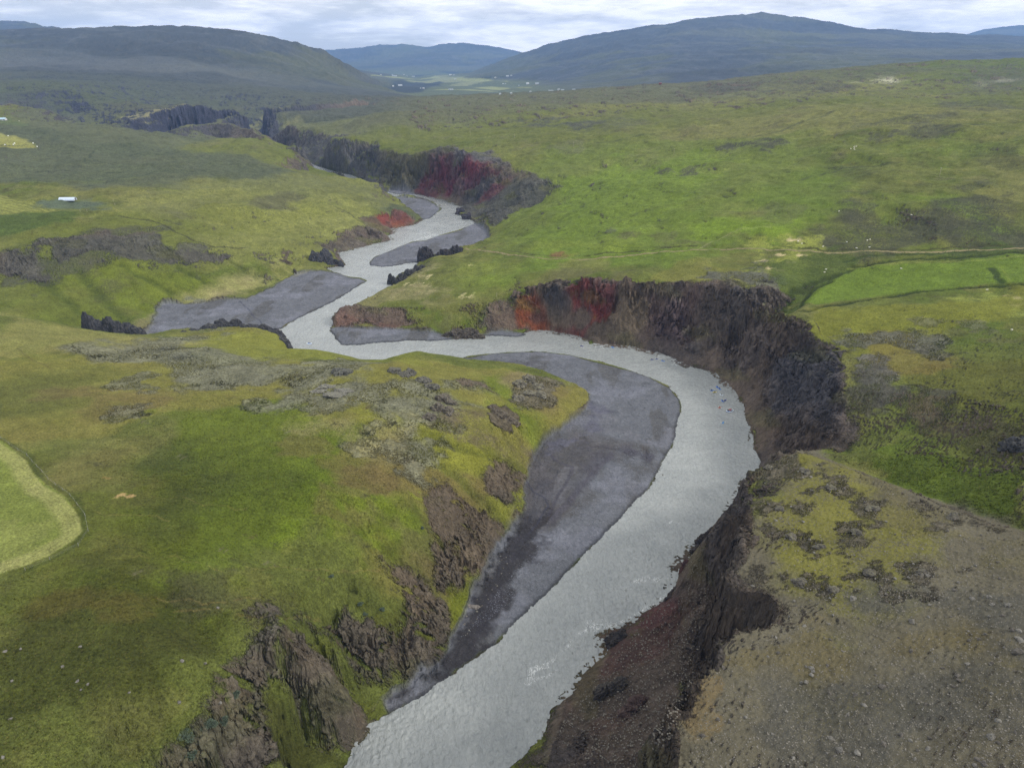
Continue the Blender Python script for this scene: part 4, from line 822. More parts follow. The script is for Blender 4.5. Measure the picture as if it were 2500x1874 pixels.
    L.new(mc.outputs['Result'], b.inputs['Base Color'])
    return m
GMAT = ground_mat('turf and rock')

def sheet(name, x, y, z, fmask, attrs, material):
    """faces of the survey grid picked by fmask become one object"""
    jj, ii = np.nonzero(fmask); nc = x.shape[1]; nv = x.size
    a = jj * nc + ii; quads = np.stack([a, a + 1, a + nc + 1, a + nc], 1)
    used = np.zeros(nv, bool); used[quads.ravel()] = True; idx = np.cumsum(used) - 1
    me = bpy.data.meshes.new(name); n = int(used.sum()); me.vertices.add(n)
    co = np.stack([x.ravel()[used], y.ravel()[used], z.ravel()[used]], 1).astype(np.float32); me.vertices.foreach_set('co', co.ravel())
    q = idx[quads].astype(np.int32); me.loops.add(q.size); me.loops.foreach_set('vertex_index', q.ravel())
    me.polygons.add(len(q)); me.polygons.foreach_set('loop_start', np.arange(0, q.size, 4, dtype=np.int32)); me.polygons.foreach_set('loop_total', np.full(len(q), 4, np.int32))
    me.polygons.foreach_set('use_smooth', np.ones(len(q), bool))
    for nm, arr in attrs.items():
        if arr.ndim == 3:
            at = me.attributes.new(nm, 'FLOAT_COLOR', 'POINT'); c = np.ones((n, 4), np.float32); c[:, :3] = arr.reshape(-1, 3)[used]; at.data.foreach_set('color', c.ravel())
        else:
            at = me.attributes.new(nm, 'FLOAT', 'POINT'); at.data.foreach_set('value', arr.ravel()[used].astype(np.float32))
    me.update(); me.materials.append(material); o = bpy.data.objects.new(name, me); sc.collection.objects.link(o); return o
def kind(o, k): o['kind'] = k; return o
fm = lambda A: (A[:-1, :-1] + A[1:, :-1] + A[:-1, 1:] + A[1:, 1:]) / 4
isbar = fm(GR) > .5; isfar = (fm(GY) > 2350); iscl = (fm(RM) > .5) & ~isbar & ~isfar
deep = fm(WD) > 6
A_ = {'Col': COL, 'rock': ROCK, 'var': VAR}
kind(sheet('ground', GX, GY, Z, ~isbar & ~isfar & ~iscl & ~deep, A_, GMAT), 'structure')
def tri(T, x, y, z, wx_, wy_, wz_, p, rot=0.0, zs_=1.0):     # the same grain in all three directions
    return samp(T, x, y, p, rot) * wz_ + samp(T, y, z * zs_, p, rot) * wx_ + samp(T, x + 3, z * zs_, p, rot) * wy_
def cliff_sheet(mask):
    KJ, KI = 3, 2
    jj, ii = np.nonzero(mask); W_ = NC * KI
    keys = np.empty((len(jj), KJ + 1, KI + 1), np.int64)
    for a in range(KJ + 1):
        for b in range(KI + 1): keys[:, a, b] = (jj * KJ + a).astype(np.int64) * W_ + (ii * KI + b)
    uk, inv = np.unique(keys.ravel(), return_inverse=True); inv = inv.reshape(keys.shape)
    J, I = uk // W_, uk % W_; fj, fi = J / KJ, I / KI
    j0 = np.minimum(fj.astype(int), NR - 2); i0 = np.minimum(fi.astype(int), NC - 2); a = (fj - j0).astype(np.float32); b = (fi - i0).astype(np.float32)
    def bl(A):
        if A.ndim == 3: a_, b_ = a[:, None], b[:, None]
        else: a_, b_ = a, b
        return (A[j0, i0] * (1 - b_) + A[j0, i0 + 1] * b_) * (1 - a_) + (A[j0 + 1, i0] * (1 - b_) + A[j0 + 1, i0 + 1] * b_) * a_
    x, y, z = bl(GX), bl(GY), bl(Z); sx_ = np.clip(bl(gZx), -3, 3); sy_ = np.clip(bl(gZy), -3, 3); nl = np.sqrt(1 + sx_ ** 2 + sy_ ** 2); nx, ny, nz = -sx_ / nl, -sy_ / nl, 1 / nl
    ws = np.abs(nx) + np.abs(ny) + np.abs(nz); w1, w2, w3 = np.abs(nx) / ws, np.abs(ny) / ws, np.abs(nz) / ws
    vin = np.zeros(GX.shape, np.float32); mk = mask; vin[1:-1, 1:-1] = mk[:-1, :-1] & mk[1:, :-1] & mk[:-1, 1:] & mk[1:, 1:]
    fade = bl(vin) * sstep(1.0, 8, -bl(WD)); lod = np.clip(y / 300, .55, 3.2)
    r1 = tri(RIDGE, x, y, z, w1, w2, w3, 60, .3, .7); r2 = tri(RIDGE, x, y, z, w1, w2, w3, 26, .15, 1.5); r3 = tri(FINE, x, y, z, w1, w2, w3, 26, .1)
    r4 = tri(RIDGE, x, y, z, w1, w2, w3, 150, .5, .6); stp = sstep(.75, 1.5, nl)
    cg = sstep(-.35, .55, tri(FBM, x, y, z, w1, w2, w3, 110, .9, .8) * .7 + tri(FBM2, x, y, z, w1, w2, w3, 45, .3, .6) * .5)      # solid crag against loose scree
    lod = np.maximum(lod, .9) * (1 - .5 * sstep(1150, 1400, y)); rg = .22 + .78 * cg
    d = fade * (cg - .5) * 1.3 * np.minimum(lod, 2) + fade * rg * ((r4 * 1.0 * np.minimum(lod, 1.8) + r1 * .46 * np.minimum(lod, 2.2) + r2 * .20 * np.minimum(lod, 1.5)) * (.25 + .75 * stp) + r3 * .07)
    x = x + nx * d; y = y + ny * d; z = np.maximum(z + nz * d * .8, .02)
    c = bl(COL); st_ = tri(FBM, x, y, z, w1, w2, w3, 70, .2, 2.5)
    hue = (c[:, 0] > c[:, 1] * 1.6).astype(np.float32); sc_c = alb(100,88,76).astype(np.float32) * .95
    c = c + (sc_c - c) * ((1 - cg) * .45 * (1 - hue) * (y < 520))[:, None]; c = c + (alb(74,72,74).astype(np.float32) * 1.02 - c) * (cg * (.30 + .12 * hue) * (y < 1600))[:, None]
    tone = 1 + np.clip((.10 * r1 + .07 * r2) * rg + .09 * r3 + .09 * st_, -.4, .5)
    c = c * tone[:, None]; lt = sstep(1.1, 2.4, tri(SPECK, x, y, z, w1, w2, w3, 60) * .5 + r3 * .9) * .35 * (1 - sstep(500, 900, y))
    c = np.clip(c + (alb(132,126,116) - c) * lt[:, None], .004, .8)
    q = []
    for a_ in range(KJ):
        for b_ in range(KI): q.append(np.stack([inv[:, a_, b_], inv[:, a_, b_ + 1], inv[:, a_ + 1, b_ + 1], inv[:, a_ + 1, b_]], 1))
    q = np.concatenate(q).astype(np.int32); n = len(uk); me = bpy.data.meshes.new('cliffs'); me.vertices.add(n); me.vertices.foreach_set('co', np.stack([x, y, z], 1).astype(np.float32).ravel())
    me.loops.add(q.size); me.loops.foreach_set('vertex_index', q.ravel()); me.polygons.add(len(q)); me.polygons.foreach_set('loop_start', np.arange(0, q.size, 4, dtype=np.int32)); me.polygons.foreach_set('loop_total', np.full(len(q), 4, np.int32)); me.polygons.foreach_set('use_smooth', np.ones(len(q), bool))
    at = me.attributes.new('Col', 'FLOAT_COLOR', 'POINT'); cc_ = np.ones((n, 4), np.float32); cc_[:, :3] = c; at.data.foreach_set('color', cc_.ravel())
    at = me.attributes.new('rock', 'FLOAT', 'POINT'); at.data.foreach_set('value', bl(ROCK).astype(np.float32)); me.update(); me.materials.append(GMAT)
    at = me.attributes.new('var', 'FLOAT', 'POINT'); at.data.foreach_set('value', np.ones(n, np.float32))
    print('cliff faces', len(q)); o = bpy.data.objects.new('cliffs', me); sc.collection.objects.link(o); return o
kind(cliff_sheet(iscl & ~deep), 'structure')
kind(sheet('gravel_bar', GX, GY, Z, isbar & ~isfar & ~deep, A_, GMAT), 'structure')
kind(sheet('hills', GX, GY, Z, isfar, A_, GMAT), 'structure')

# ------------------------------------------------------------------ water
FOAM = np.zeros(GX.shape, np.float32)
def foam(px, k, brk=.6, pr=14):
    po = np.array([onz(u, v, 0)[:2] for u, v in px]); sl_ = block(po, 8)
    x = GX[sl_]; y = GY[sl_]; d = sdist(po, x, y) + samp(FBM, x, y, 30) * 1.5
    pr = pr * max(1, float(y.mean()) / 330) * 1.6; r = samp(RIDGE, x, y * .8, pr, .4) * .75 + samp(FBM2, x, y, pr * 1.6) * .6
    FOAM[sl_] = np.maximum(FOAM[sl_], sstep(-2.0, 1.5, d) * sstep(brk - 1.1, brk + 1.5, r) * k)
foam([(1415,842),(1440,835),(1500,842),(1520,852),(1490,858),(1430,855)], 1, -.2); foam([(1585,868),(1610,866),(1660,885),(1655,893),(1610,884)], 1, -.1)
foam([(1490,850),(1530,850),(1560,870),(1500,868)], .7, .8); foam([(1040,575),(1100,560),(1075,575),(1010,592),(990,590)], 1, -.2, 10); foam([(1050,545),(1110,535),(1130,560),(1060,580),(1000,595),(960,600)], .8, .5, 10)
foam([(1020,480),(1080,488),(1120,505),(1110,530),(1090,520),(1060,495)], .8, .5, 12); pass
def foamline(px, w, k):
    po = np.array([onz(u, v, 0)[:2] for u, v in px]); sl_ = block(po, w * 3); x = GX[sl_]; y = GY[sl_]
    d = ldist(po, x + samp(FBM, x, y, 30) * w * .4, y + samp(FBM2, x, y, 30) * w * .4)
    FOAM[sl_] = np.maximum(FOAM[sl_], np.exp(-(d / w) ** 2) * k * np.clip(.9 + .2 * samp(FBM2, x, y, 22), 0, 1.1))
foamline([(1278,1668),(1296,1632),(1345,1604),(1392,1578),(1430,1538),(1490,1524),(1550,1502),(1620,1466),(1640,1440)], 1.7, 1.05); foamline([(1372,1560),(1420,1532),(1500,1512),(1590,1478)], 3, .7)
foamline([(1290,1660),(1340,1645),(1380,1610)], 1.6, .8); foamline([(1250,1740),(1290,1700),(1330,1660)], 5, .55); foamline([(1500,1440),(1580,1420),(1645,1410)], 3, .75); foamline([(1250,1640),(1300,1600),(1340,1590)], 3, .6)
foamline([(1625,1280),(1642,1270),(1656,1278)], 1.0, 1.1); foamline([(1590,1305),(1630,1296)], 1.5, .7); foamline([(1330,1835),(1322,1790)], 1, .6)
foam([(1610,1280),(1650,1270),(1655,1285),(1590,1300)], .9, .2, 10); pass
0 and foam([(1240,1700),(1300,1640),(1360,1590),(1440,1540),(1520,1510),(1600,1480),(1600,1500),(1500,1545),(1420,1580),(1360,1640),(1300,1700),(1260,1760)], .8, .6); foam([(1300,1500),(1560,1380),(1620,1440),(1400,1620),(1250,1640)], .55, 1.25); foam([(1550,1200),(1760,1060),(1800,1150),(1700,1290),(1560,1400)], .45, 1.5)
foam([(1780,1070),(1830,1050),(1835,1075),(1790,1090)], .7, .5, 8); foam([(1745,935),(1790,950),(1800,975),(1760,965)], .6, .7, 8); foam([(825,650),(870,643),(880,655),(830,660)], .6, .6, 8)
FOAM = np.maximum(FOAM, (1 - sstep(.3, 1.3, np.abs(WD))) * sstep(.4, 1.6, samp(FBM2, GX, GY, 30)) * .35)
FOAM = np.minimum(FOAM, .86); FOAM = np.maximum(FOAM, .50 * sstep(.2, 1.4, samp(FBM2, GX, GY, 70, .2)) * (1 - sstep(300, 420, GY)))
WZ = samp(MID, GX, GY, 52, .5) * .09 + samp(FBM, GX, GY, 23, .3) * .06 + FOAM * .12
wm = bpy.data.materials.new('silty water'); wm.use_nodes = True; t = wm.node_tree; b = t.nodes['Principled BSDF']; NN = t.nodes; LL = t.links
b.inputs['Roughness'].default_value = .16; b.inputs['IOR'].default_value = 1.42; b.inputs['Specular IOR Level'].default_value = .5
fa = NN.new('ShaderNodeAttribute'); fa.attribute_name = 'foam'; ge = NN.new('ShaderNodeNewGeometry')
na = NN.new('ShaderNodeTexNoise'); na.inputs['Scale'].default_value = .55; na.inputs['Detail'].default_value = 6; na.inputs['Distortion'].default_value = .8; LL.new(ge.outputs['Position'], na.inputs['Vector'])
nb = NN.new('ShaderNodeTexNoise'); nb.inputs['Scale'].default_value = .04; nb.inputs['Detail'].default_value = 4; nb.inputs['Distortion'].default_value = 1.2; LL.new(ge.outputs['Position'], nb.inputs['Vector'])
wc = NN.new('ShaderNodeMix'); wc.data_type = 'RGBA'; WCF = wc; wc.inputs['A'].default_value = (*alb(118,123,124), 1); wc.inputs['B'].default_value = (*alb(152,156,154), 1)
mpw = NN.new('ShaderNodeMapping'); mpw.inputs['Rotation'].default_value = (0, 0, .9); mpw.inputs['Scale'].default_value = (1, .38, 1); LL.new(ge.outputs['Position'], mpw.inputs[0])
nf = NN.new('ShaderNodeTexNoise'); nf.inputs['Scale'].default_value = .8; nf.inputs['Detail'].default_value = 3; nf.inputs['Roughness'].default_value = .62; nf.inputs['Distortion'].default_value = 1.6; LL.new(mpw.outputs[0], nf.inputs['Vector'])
def M(op, a, b_, c=None, cl=False):
    n = NN.new('ShaderNodeMath'); n.operation = op; n.use_clamp = cl
    for i, v in enumerate((a, b_, c)):
        if v is None: continue
        if isinstance(v, (int, float)): n.inputs[i].default_value = v
        else: LL.new(v, n.inputs[i])
    return n.outputs[0]
rid = M('SUBTRACT', 1.0, M('MULTIPLY', M('ABSOLUTE', M('SUBTRACT', nf.outputs['Fac'], .5), 0), 16.0))          # thin curling crests
fm_ = M('MULTIPLY', M('SUBTRACT', M('ADD', M('MULTIPLY', fa.outputs['Fac'], .78), M('MULTIPLY', rid, .55)), .92), 2.3, None, True)
class _o: pass
mm = _o(); mm.outputs = [fm_]
LL.new(M('ADD', M('MULTIPLY', M('SUBTRACT', nf.outputs['Fac'], .5), 1.4), nb.outputs['Fac']), wc.inputs['Factor'])  # light and dark of ripples painted into the water colour, over its broad variation
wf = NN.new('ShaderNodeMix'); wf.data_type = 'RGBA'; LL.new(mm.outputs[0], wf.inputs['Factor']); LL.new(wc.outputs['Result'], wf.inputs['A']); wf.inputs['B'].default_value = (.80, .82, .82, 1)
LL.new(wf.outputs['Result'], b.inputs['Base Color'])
wb = NN.new('ShaderNodeBump'); wb.inputs['Distance'].default_value = .55; wb.inputs['Strength'].default_value = .9; LL.new(M('MULTIPLY_ADD', nf.outputs['Fac'], .8, na.outputs['Fac']), wb.inputs['Height']); LL.new(wb.outputs[0], b.inputs['Normal'])
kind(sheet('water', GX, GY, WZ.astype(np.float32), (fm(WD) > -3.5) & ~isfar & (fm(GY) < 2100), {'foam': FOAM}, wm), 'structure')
del RC, gcol
print('sheets', time.time() - T0)
# ------------------------------------------------------------------ things
from mathutils import noise as mnoise
col = sc.collection; PI = math.pi
def link(name, me, m=None, parent=None, loc=None, rot=None, smooth=False):
    if m is not None: me.materials.append(m)
    if smooth:
        for p in me.polygons: p.use_smooth = True
    o = bpy.data.objects.new(name, me); col.objects.link(o)
    if parent: o.parent = parent
    if loc: o.location = loc
    if rot: o.rotation_euler = rot
    return o
def from_bm(name, bm, m, parent=None, smooth=False, **k):
    me = bpy.data.meshes.new(name); bm.to_mesh(me); bm.free(); return link(name, me, m, parent, smooth=smooth, **k)
def tag(o, label, cat, group=None):
    o['label'] = label; o['category'] = cat
    if group: o['group'] = group
    return o
def empty(name, loc, label, cat, group=None, rz=0):
    o = bpy.data.objects.new(name, None); col.objects.link(o); o.location = loc; o.rotation_euler = (0, 0, rz); return tag(o, label, cat, group)
def dup(r, loc, rz=0, label=None, scale=None):
    c = r.copy(); col.objects.link(c); c.location = loc; c.rotation_euler = (0, 0, rz)
    if scale: c.scale = (scale,) * 3
    if label: c['label'] = label
    for ch in list(r.children):
        d = ch.copy(); col.objects.link(d); d.parent = c
        for g in list(ch.children): e_ = g.copy(); col.objects.link(e_); e_.parent = d
    return c
def box(bm, cx, cy, cz, sx, sy, sz, rz=0):
    M = Matrix.Translation((cx, cy, cz)) @ Matrix.Rotation(rz, 4, 'Z') @ Matrix.Diagonal((sx, sy, sz, 1)); return bmesh.ops.create_cube(bm, size=1, matrix=M)['verts']
def tube(bm, path, r, seg=8, close=False, sq=1.0):
    rings = []
    n = len(path); path = [Vector(p) for p in path]
    for i, p in enumerate(path):
        a = path[(i - 1) % n] if (i or close) else p; b = path[(i + 1) % n] if (i < n - 1 or close) else p
        d = (b - a).normalized(); s = d.cross(Vector((0, 0, 1))); s = s.normalized() if s.length > 1e-4 else Vector((1, 0, 0)); u = s.cross(d)
        rr = r[i] if isinstance(r, (list, tuple)) else r
        rings.append([bm.verts.new(p + s * math.cos(t) * rr + u * math.sin(t) * rr * sq) for t in [2 * PI * k / seg for k in range(seg)]])
    for i in range(n if close else n - 1):
        A, B = rings[i], rings[(i + 1) % n]
        for k in range(seg): bm.faces.new((A[k], A[(k + 1) % seg], B[(k + 1) % seg], B[k]))
    if not close: bm.faces.new(rings[0][::-1]); bm.faces.new(rings[-1])
    return rings
rnd = random.Random(11)
def G(u, v): return [float(q) for q in ground([(u, v)])[0]]

# --- rock outcrops and boulders
def lump(bm, c, rx, ry, h, rz, seed, sub=4, rough=.34, sharp=1.0):
    r = bmesh.ops.create_icosphere(bm, subdivisions=sub, radius=1.0)['verts']; ca, sa = math.cos(rz), math.sin(rz)
    for v in r:
        p = v.co.copy(); q = p * 1.3 + Vector((seed * 3.7, seed * 1.9, seed))
        d = 1 + rough * mnoise.noise(q) + rough * .8 * (abs(mnoise.noise(q * 2.3)) - .25) * sharp + rough * .45 * mnoise.noise(q * 5.5) + rough * .3 * mnoise.noise(q * 12)
        z = p.z * d; k = 1.0 - .18 * max(z, 0)
        x, y = p.x * d * rx * k, p.y * d * ry * k
        z = math.copysign(abs(z) ** .8, z)
        z = z * h if z > 0 else z * h * .5
        st = round(z / (h * .23)) * h * .23; z = z * .72 + st * .28
        v.co = Vector((c[0] + x * ca - y * sa, c[1] + x * sa + y * ca, c[2] + z))
rockm = {}
def rmat(c, cracks=.55):
    if c in rockm: return rockm[c]
    m = bpy.data.materials.new('rock'); m.use_nodes = True; t = m.node_tree; b = t.nodes['Principled BSDF']; b.inputs['Roughness'].default_value = .92; b.inputs['Specular IOR Level'].default_value = .2
    ge = t.nodes.new('ShaderNodeNewGeometry'); mp = t.nodes.new('ShaderNodeMapping'); mp.inputs['Scale'].default_value = (1, 1, .5); t.links.new(ge.outputs['Position'], mp.inputs[0])
    n = t.nodes.new('ShaderNodeTexNoise'); n.inputs['Scale'].default_value = .8; n.inputs['Detail'].default_value = 9; n.inputs['Roughness'].default_value = .7; t.links.new(mp.outputs[0], n.inputs['Vector'])
    r = t.nodes.new('ShaderNodeValToRGB'); e = r.color_ramp.elements; a = alb(*c); e[0].position = .34; e[0].color = (*(a * .45), 1); e[1].position = .68; e[1].color = (*(a * 1.5), 1); t.links.new(n.outputs['Fac'], r.inputs[0])
    # moss and turf on the flat tops
    sx = t.nodes.new('ShaderNodeSeparateXYZ'); t.links.new(ge.outputs['Normal'], sx.inputs[0]); ad = t.nodes.new('ShaderNodeMath'); ad.operation = 'MULTIPLY_ADD'; t.links.new(n.outputs['Fac'], ad.inputs[0]); ad.inputs[1].default_value = 1.2; t.links.new(sx.outputs['Z'], ad.inputs[2])
    mr = t.nodes.new('ShaderNodeMapRange'); t.links.new(ad.outputs[0], mr.inputs['Value']); mr.inputs['From Min'].default_value = 1.42; mr.inputs['From Max'].default_value = 1.62; mr.inputs['To Max'].default_value = cracks
    mx_ = t.nodes.new('ShaderNodeMix'); mx_.data_type = 'RGBA'; t.links.new(mr.outputs[0], mx_.inputs['Factor']); t.links.new(r.outputs[0], mx_.inputs['A']); mx_.inputs['B'].default_value = (*alb(104, 104, 66), 1)
    t.links.new(mx_.outputs['Result'], b.inputs['Base Color'])
    bp = t.nodes.new('ShaderNodeBump'); bp.inputs['Distance'].default_value = 1.2; t.links.new(n.outputs['Fac'], bp.inputs['Height']); t.links.new(bp.outputs[0], b.inputs['Normal'])
    rockm[c] = m; return m
def outcrop(label, blobs, c=(78, 76, 74), cat='rock', name='rock_outcrop', group=None, sub=4, rough=.5, cracks=.3):
    """blobs: (u, v, z or None for the ground seen there, rx, ry, height, turn)"""
    bm = bmesh.new(); pos = [onz(b[0], b[1], b[2]) if b[2] is not None else G(b[0], b[1]) for b in blobs]; o0 = pos[0]
    for i, (b, p) in enumerate(zip(blobs, pos)):
        g = hz(p[0], p[1]) if b[2] is None else min(p[2], hz(p[0], p[1]))
        lump(bm, (p[0] - o0[0], p[1] - o0[1], g - o0[2]), b[3], b[4], b[5], b[6] if len(b) > 6 else 0, len(col.objects) * .61 + i * 1.7, sub, rough)
    return tag(from_bm(name, bm, rmat(c, cracks), smooth=False, loc=o0), label, cat, group)
DK, BR, GY_, RD = (66, 66, 70), (84, 78, 72), (118, 114, 102), (110, 62, 52)
outcrop('long dark basalt fin standing at the inner end of the left gravel bar', [(226,822,3,6.5,5,17.5), (250,823,2,8,5,14), (272,824,2,8,5,14.5), (296,826,2,8,5,12), (318,828,1,8,5,11.5), (336,829,1,7,5,11), (348,830,0,4,4,5)], DK, cracks=.25, rough=.3)
outcrop('dark jagged rock crest along the grassy bank below the left gravel bar', [(450,822,8,6,4,4.5), (480,818,8,7,4,5), (512,812,8,8,4,6.5), (545,806,8,8,4,8), (578,806,8,8,4,7.5), (612,810,8,8,4,6), (645,812,7,8,4,6), (672,824,5,7,4,6.5), (692,840,3,5,4,5), (704,851,1,3,3,4)], DK, cracks=.25, rough=.3)
outcrop('brown rounded rock mound on the near bank below the small blue boat', [(790,862,7,8,5,4.5), (815,864,6,8,5,5), (832,866,5,5,4,3)], BR)
outcrop('small red rock stub at the grass edge, left of the wooden post', [(944,872,6,3,3,4.2), (952,874,6,2.5,3,3)], RD, cracks=.3); outcrop('tiny red rock at the waterline right of the brown mound', [(862,878,4,4,2.5,2.2), (874,880,3.5,2.5,2,1.6)], RD)
outcrop('square dark headland rock on the left bank beside the gravel bar', [(775,645,1,8,7,13), (795,642,1,8,7,13.5), (808,648,0,6,5,9)], DK, rough=.3); outcrop('thin dark rock fin with a small arch at the tip of the headland', [(822,648,0,3.2,3,6.5), (833,649,0,2.6,2.6,5), (838,651,0,2,2,3.2)], DK)
outcrop('tall pointed black rock at the right gravel bar\'s lower end', [(1040,640,0,8,6,14), (1048,636,1,6,5,10), (1030,642,0,4,4,6)], (60,58,62), cracks=.15); outcrop('jagged black rock ridge right of the pointed rock by the meadow', [(1070,634,2,5,4,6), (1090,630,3,8,5,9.5), (1112,625,4,7,5,10.5), (1124,626,4,4,4,6)], (60,58,62), cracks=.15)
outcrop('dark curved rock ridge dipping into the river below the pointed rock', [(955,693,0,3.6,3,9), (966,694,0,5,4,6.5), (982,688,1,7,5,7), (1000,678,2,7,5,7.5), (1018,667,4,6,5,6.5), (1030,658,5,4,4,4)], (64,64,66), cracks=.2)
outcrop('brown columnar rock at the foot of the low peninsula slope', [(1098,822,0,6,4,3.5), (1120,820,.5,8,5,5.5), (1142,820,.5,8,5,6), (1162,822,.5,6,4,4)], BR, cracks=.5)
outcrop('grey crag ring on the grassy spur above the big gravel bar', [(1268,940,None,4,3,3), (1290,928,None,4,3,3.4), (1312,945,None,4,3,2.6), (1318,965,None,3.4,3,2.4), (1290,962,None,5,3,2.2), (1262,975,None,3.4,2.6,2.6)], GY_, cracks=.4)
outcrop('long grey-brown rock rib lying on the green slope of the spur', [(1202,998,None,3,2.4,2.2), (1214,1010,None,3.4,2.6,2.6), (1228,1020,None,3.6,2.6,2.8), (1244,1030,None,3.4,2.6,2.6), (1256,1036,None,3,2.2,1.8)], (100,92,82))
outcrop('small grey boulder crag at the far crest of the rocky hill', [(828,910,None,4,3,2.6), (838,912,None,4,3,2.4), (850,908,None,3,2.4,1.6)], (96,96,92), cracks=.4)
outcrop('grey crag on the hilltop right of the small boulder crag', [(962,906,None,3.6,3,2.2), (985,915,None,3.6,3,2.4), (1002,912,None,3,2.6,2.8), (1030,930,None,4,3,2.2), (1052,945,None,4,3,2)], (100,98,92), cracks=.4)
outcrop('broken grey rock band on the right shoulder of the rocky hill', [(1080,975,None,3.4,3,3), (1070,1000,None,3.4,3,3.2), (1092,1005,None,3,3,2.6), (1100,985,None,3,2.4,2), (1048,1020,None,3,2.4,2.2)], (104,98,90), cracks=.4)
outcrop('pale grey rock slab patch on the left shoulder of the rocky hill', [(800,945,None,5,2.6,1.1), (820,965,None,6,3,1.3), (780,955,None,4,2,.8), (838,955,None,5,2.6,1.2)], (124,122,116), cracks=.35)
outcrop('dark boulder cluster at the right picture edge in the green hollow', [(2468,1085,None,3.4,2.8,2.8), (2486,1096,None,3.2,2.8,3), (2455,1097,None,2.2,2,1.6), (2500,1080,None,2.8,2.8,2.4)], (70,70,72), cracks=.25)
outcrop('small dark rock in the grass above the dark cliff', [(1868,688,None,3,2,1.6), (1880,690,None,2.4,2,1.4)], (74,74,66))
outcrop('black rock nose jutting into the rapids under the near cliff', [(1500,1568,.5,3,2.4,3.4), (1512,1556,1,3,2.4,3.2), (1494,1578,0,2,1.8,1.6)], (62,58,58), cracks=.1)
outcrop('reddish-brown rock lump in the debris slope near the bottom', [(1545,1725,None,3,2.2,2.4,.6), (1562,1712,None,2.6,2,2), (1528,1740,None,2.4,2,1.6)], (80,66,64), cracks=.1)
outcrop('dark square rock on the debris slope above the lump', [(1480,1690,None,4,2.4,3,.5), (1510,1675,None,3.4,2.2,2.6,.4)], (66,62,60), cracks=.1); outcrop('dark rock shoulder at the top of the debris slope by the water', [(1712,1322,2,3,2.6,4), (1735,1318,4,3,2.6,5), (1700,1345,1,2.4,2.2,3)], (70,64,62), cracks=.1)
outcrop('dark reddish rock knob on the edge of the debris slope', [(1675,1385,1,2.2,1.8,3.4), (1668,1395,.5,1.8,1.6,2)], (82,60,58), cracks=.05); outcrop('dark rock tooth at the waterline below the reddish knob', [(1640,1465,.5,2.4,2,3.2), (1650,1450,1,2.2,1.8,2.8)], (66,60,58), cracks=.05)
outcrop('solitary rock stub on the far grassy bank by the canyon', [(883,432,None,6,5,9), (887,434,None,5,4,6)], (84,82,80), cracks=.3)
outcrop('layered dark rock foot at the far river bend', [(1125,520,1,6,5,7), (1140,530,2,7,5,9)], (66,64,70), cracks=.15)
outcrop('flat grey boulder where the green fan meets the gravel bar', [(1160,1482,None,1.9,1.0,.9), (1146,1478,None,.9,.7,.5)], (128,122,116), cracks=0)
k_ = [('at the cliff lip, leftmost of the plateau crags', 1880,1140), ('on the mossy tip of the plateau', 1962,1150), ('below the plateau crest in yellow moss', 2035,1192), ('on the upper right of the moss', 2130,1240), ('on the plateau crest toward the right', 2330,1262),
      ('in the moss near the cliff lip', 1900,1240), ('in the middle of the yellow moss', 2090,1300), ('in the moss left of centre', 1935,1310), ('beside a pale boulder in the moss', 2000,1337), ('at the lower right of the moss', 2120,1400), ('above the cliff notch', 1955,1420), ('largest at the bottom of the moss', 2030,1440), ('where moss gives way to gravel', 2250,1402)]
for i, (w, u, v) in enumerate(k_):
    outcrop('low lichen-grey crag ' + w, [(u + rnd.uniform(-9, 9), v + rnd.uniform(-4, 4), None, rnd.uniform(.8, 1.8), rnd.uniform(.7, 1.2), rnd.uniform(.5, 1.1), rnd.uniform(0, 3)) for _ in range(5)], (106, 102, 94), group='crags breaking through the moss of the near plateau', sub=3, cracks=.5)
def boulder_mesh(seed, sub=2):
    bm = bmesh.new(); bmesh.ops.create_icosphere(bm, subdivisions=sub, radius=1)
    for v in bm.verts:
        q = v.co * 1.1 + Vector((seed * 5.1, 0, seed)); v.co *= 1 + .45 * mnoise.noise(q) + .2 * mnoise.noise(q * 3); v.co.z *= .62
    for k in range(5):      # chipped flat faces
        d = Vector((math.sin(seed * 9 + k * 2.1), math.cos(seed * 7 + k * 1.7), math.sin(k * 3.3 + seed))).normalized()
        for v in bm.verts:
            e_ = v.co.dot(d) - .62
            if e_ > 0: v.co -= d * e_
    me = bpy.data.meshes.new('boulder'); bm.to_mesh(me); bm.free(); return me
BM = [boulder_mesh(i + .3) for i in range(7)]; pale = rmat((126,123,116), 0.0); midg = rmat((98,94,88), 0.0)
for i, me in enumerate(BM): me.materials.append(pale if i < 3 else midg)
def boulder(p, r, mi, label, group):
    o = bpy.data.objects.new('boulder', BM[mi]); col.objects.link(o); o.location = (p[0], p[1], p[2] + r * .2); o.rotation_euler = (rnd.uniform(-.3, .3), rnd.uniform(-.3, .3), rnd.uniform(0, 6.3)); o.scale = (r * rnd.uniform(.8, 1.3), r * rnd.uniform(.7, 1.1), r * rnd.uniform(.8, 1.1)); return tag(o, label, 'boulder', group)
PL = 'boulders lying on the near gravel plateau'
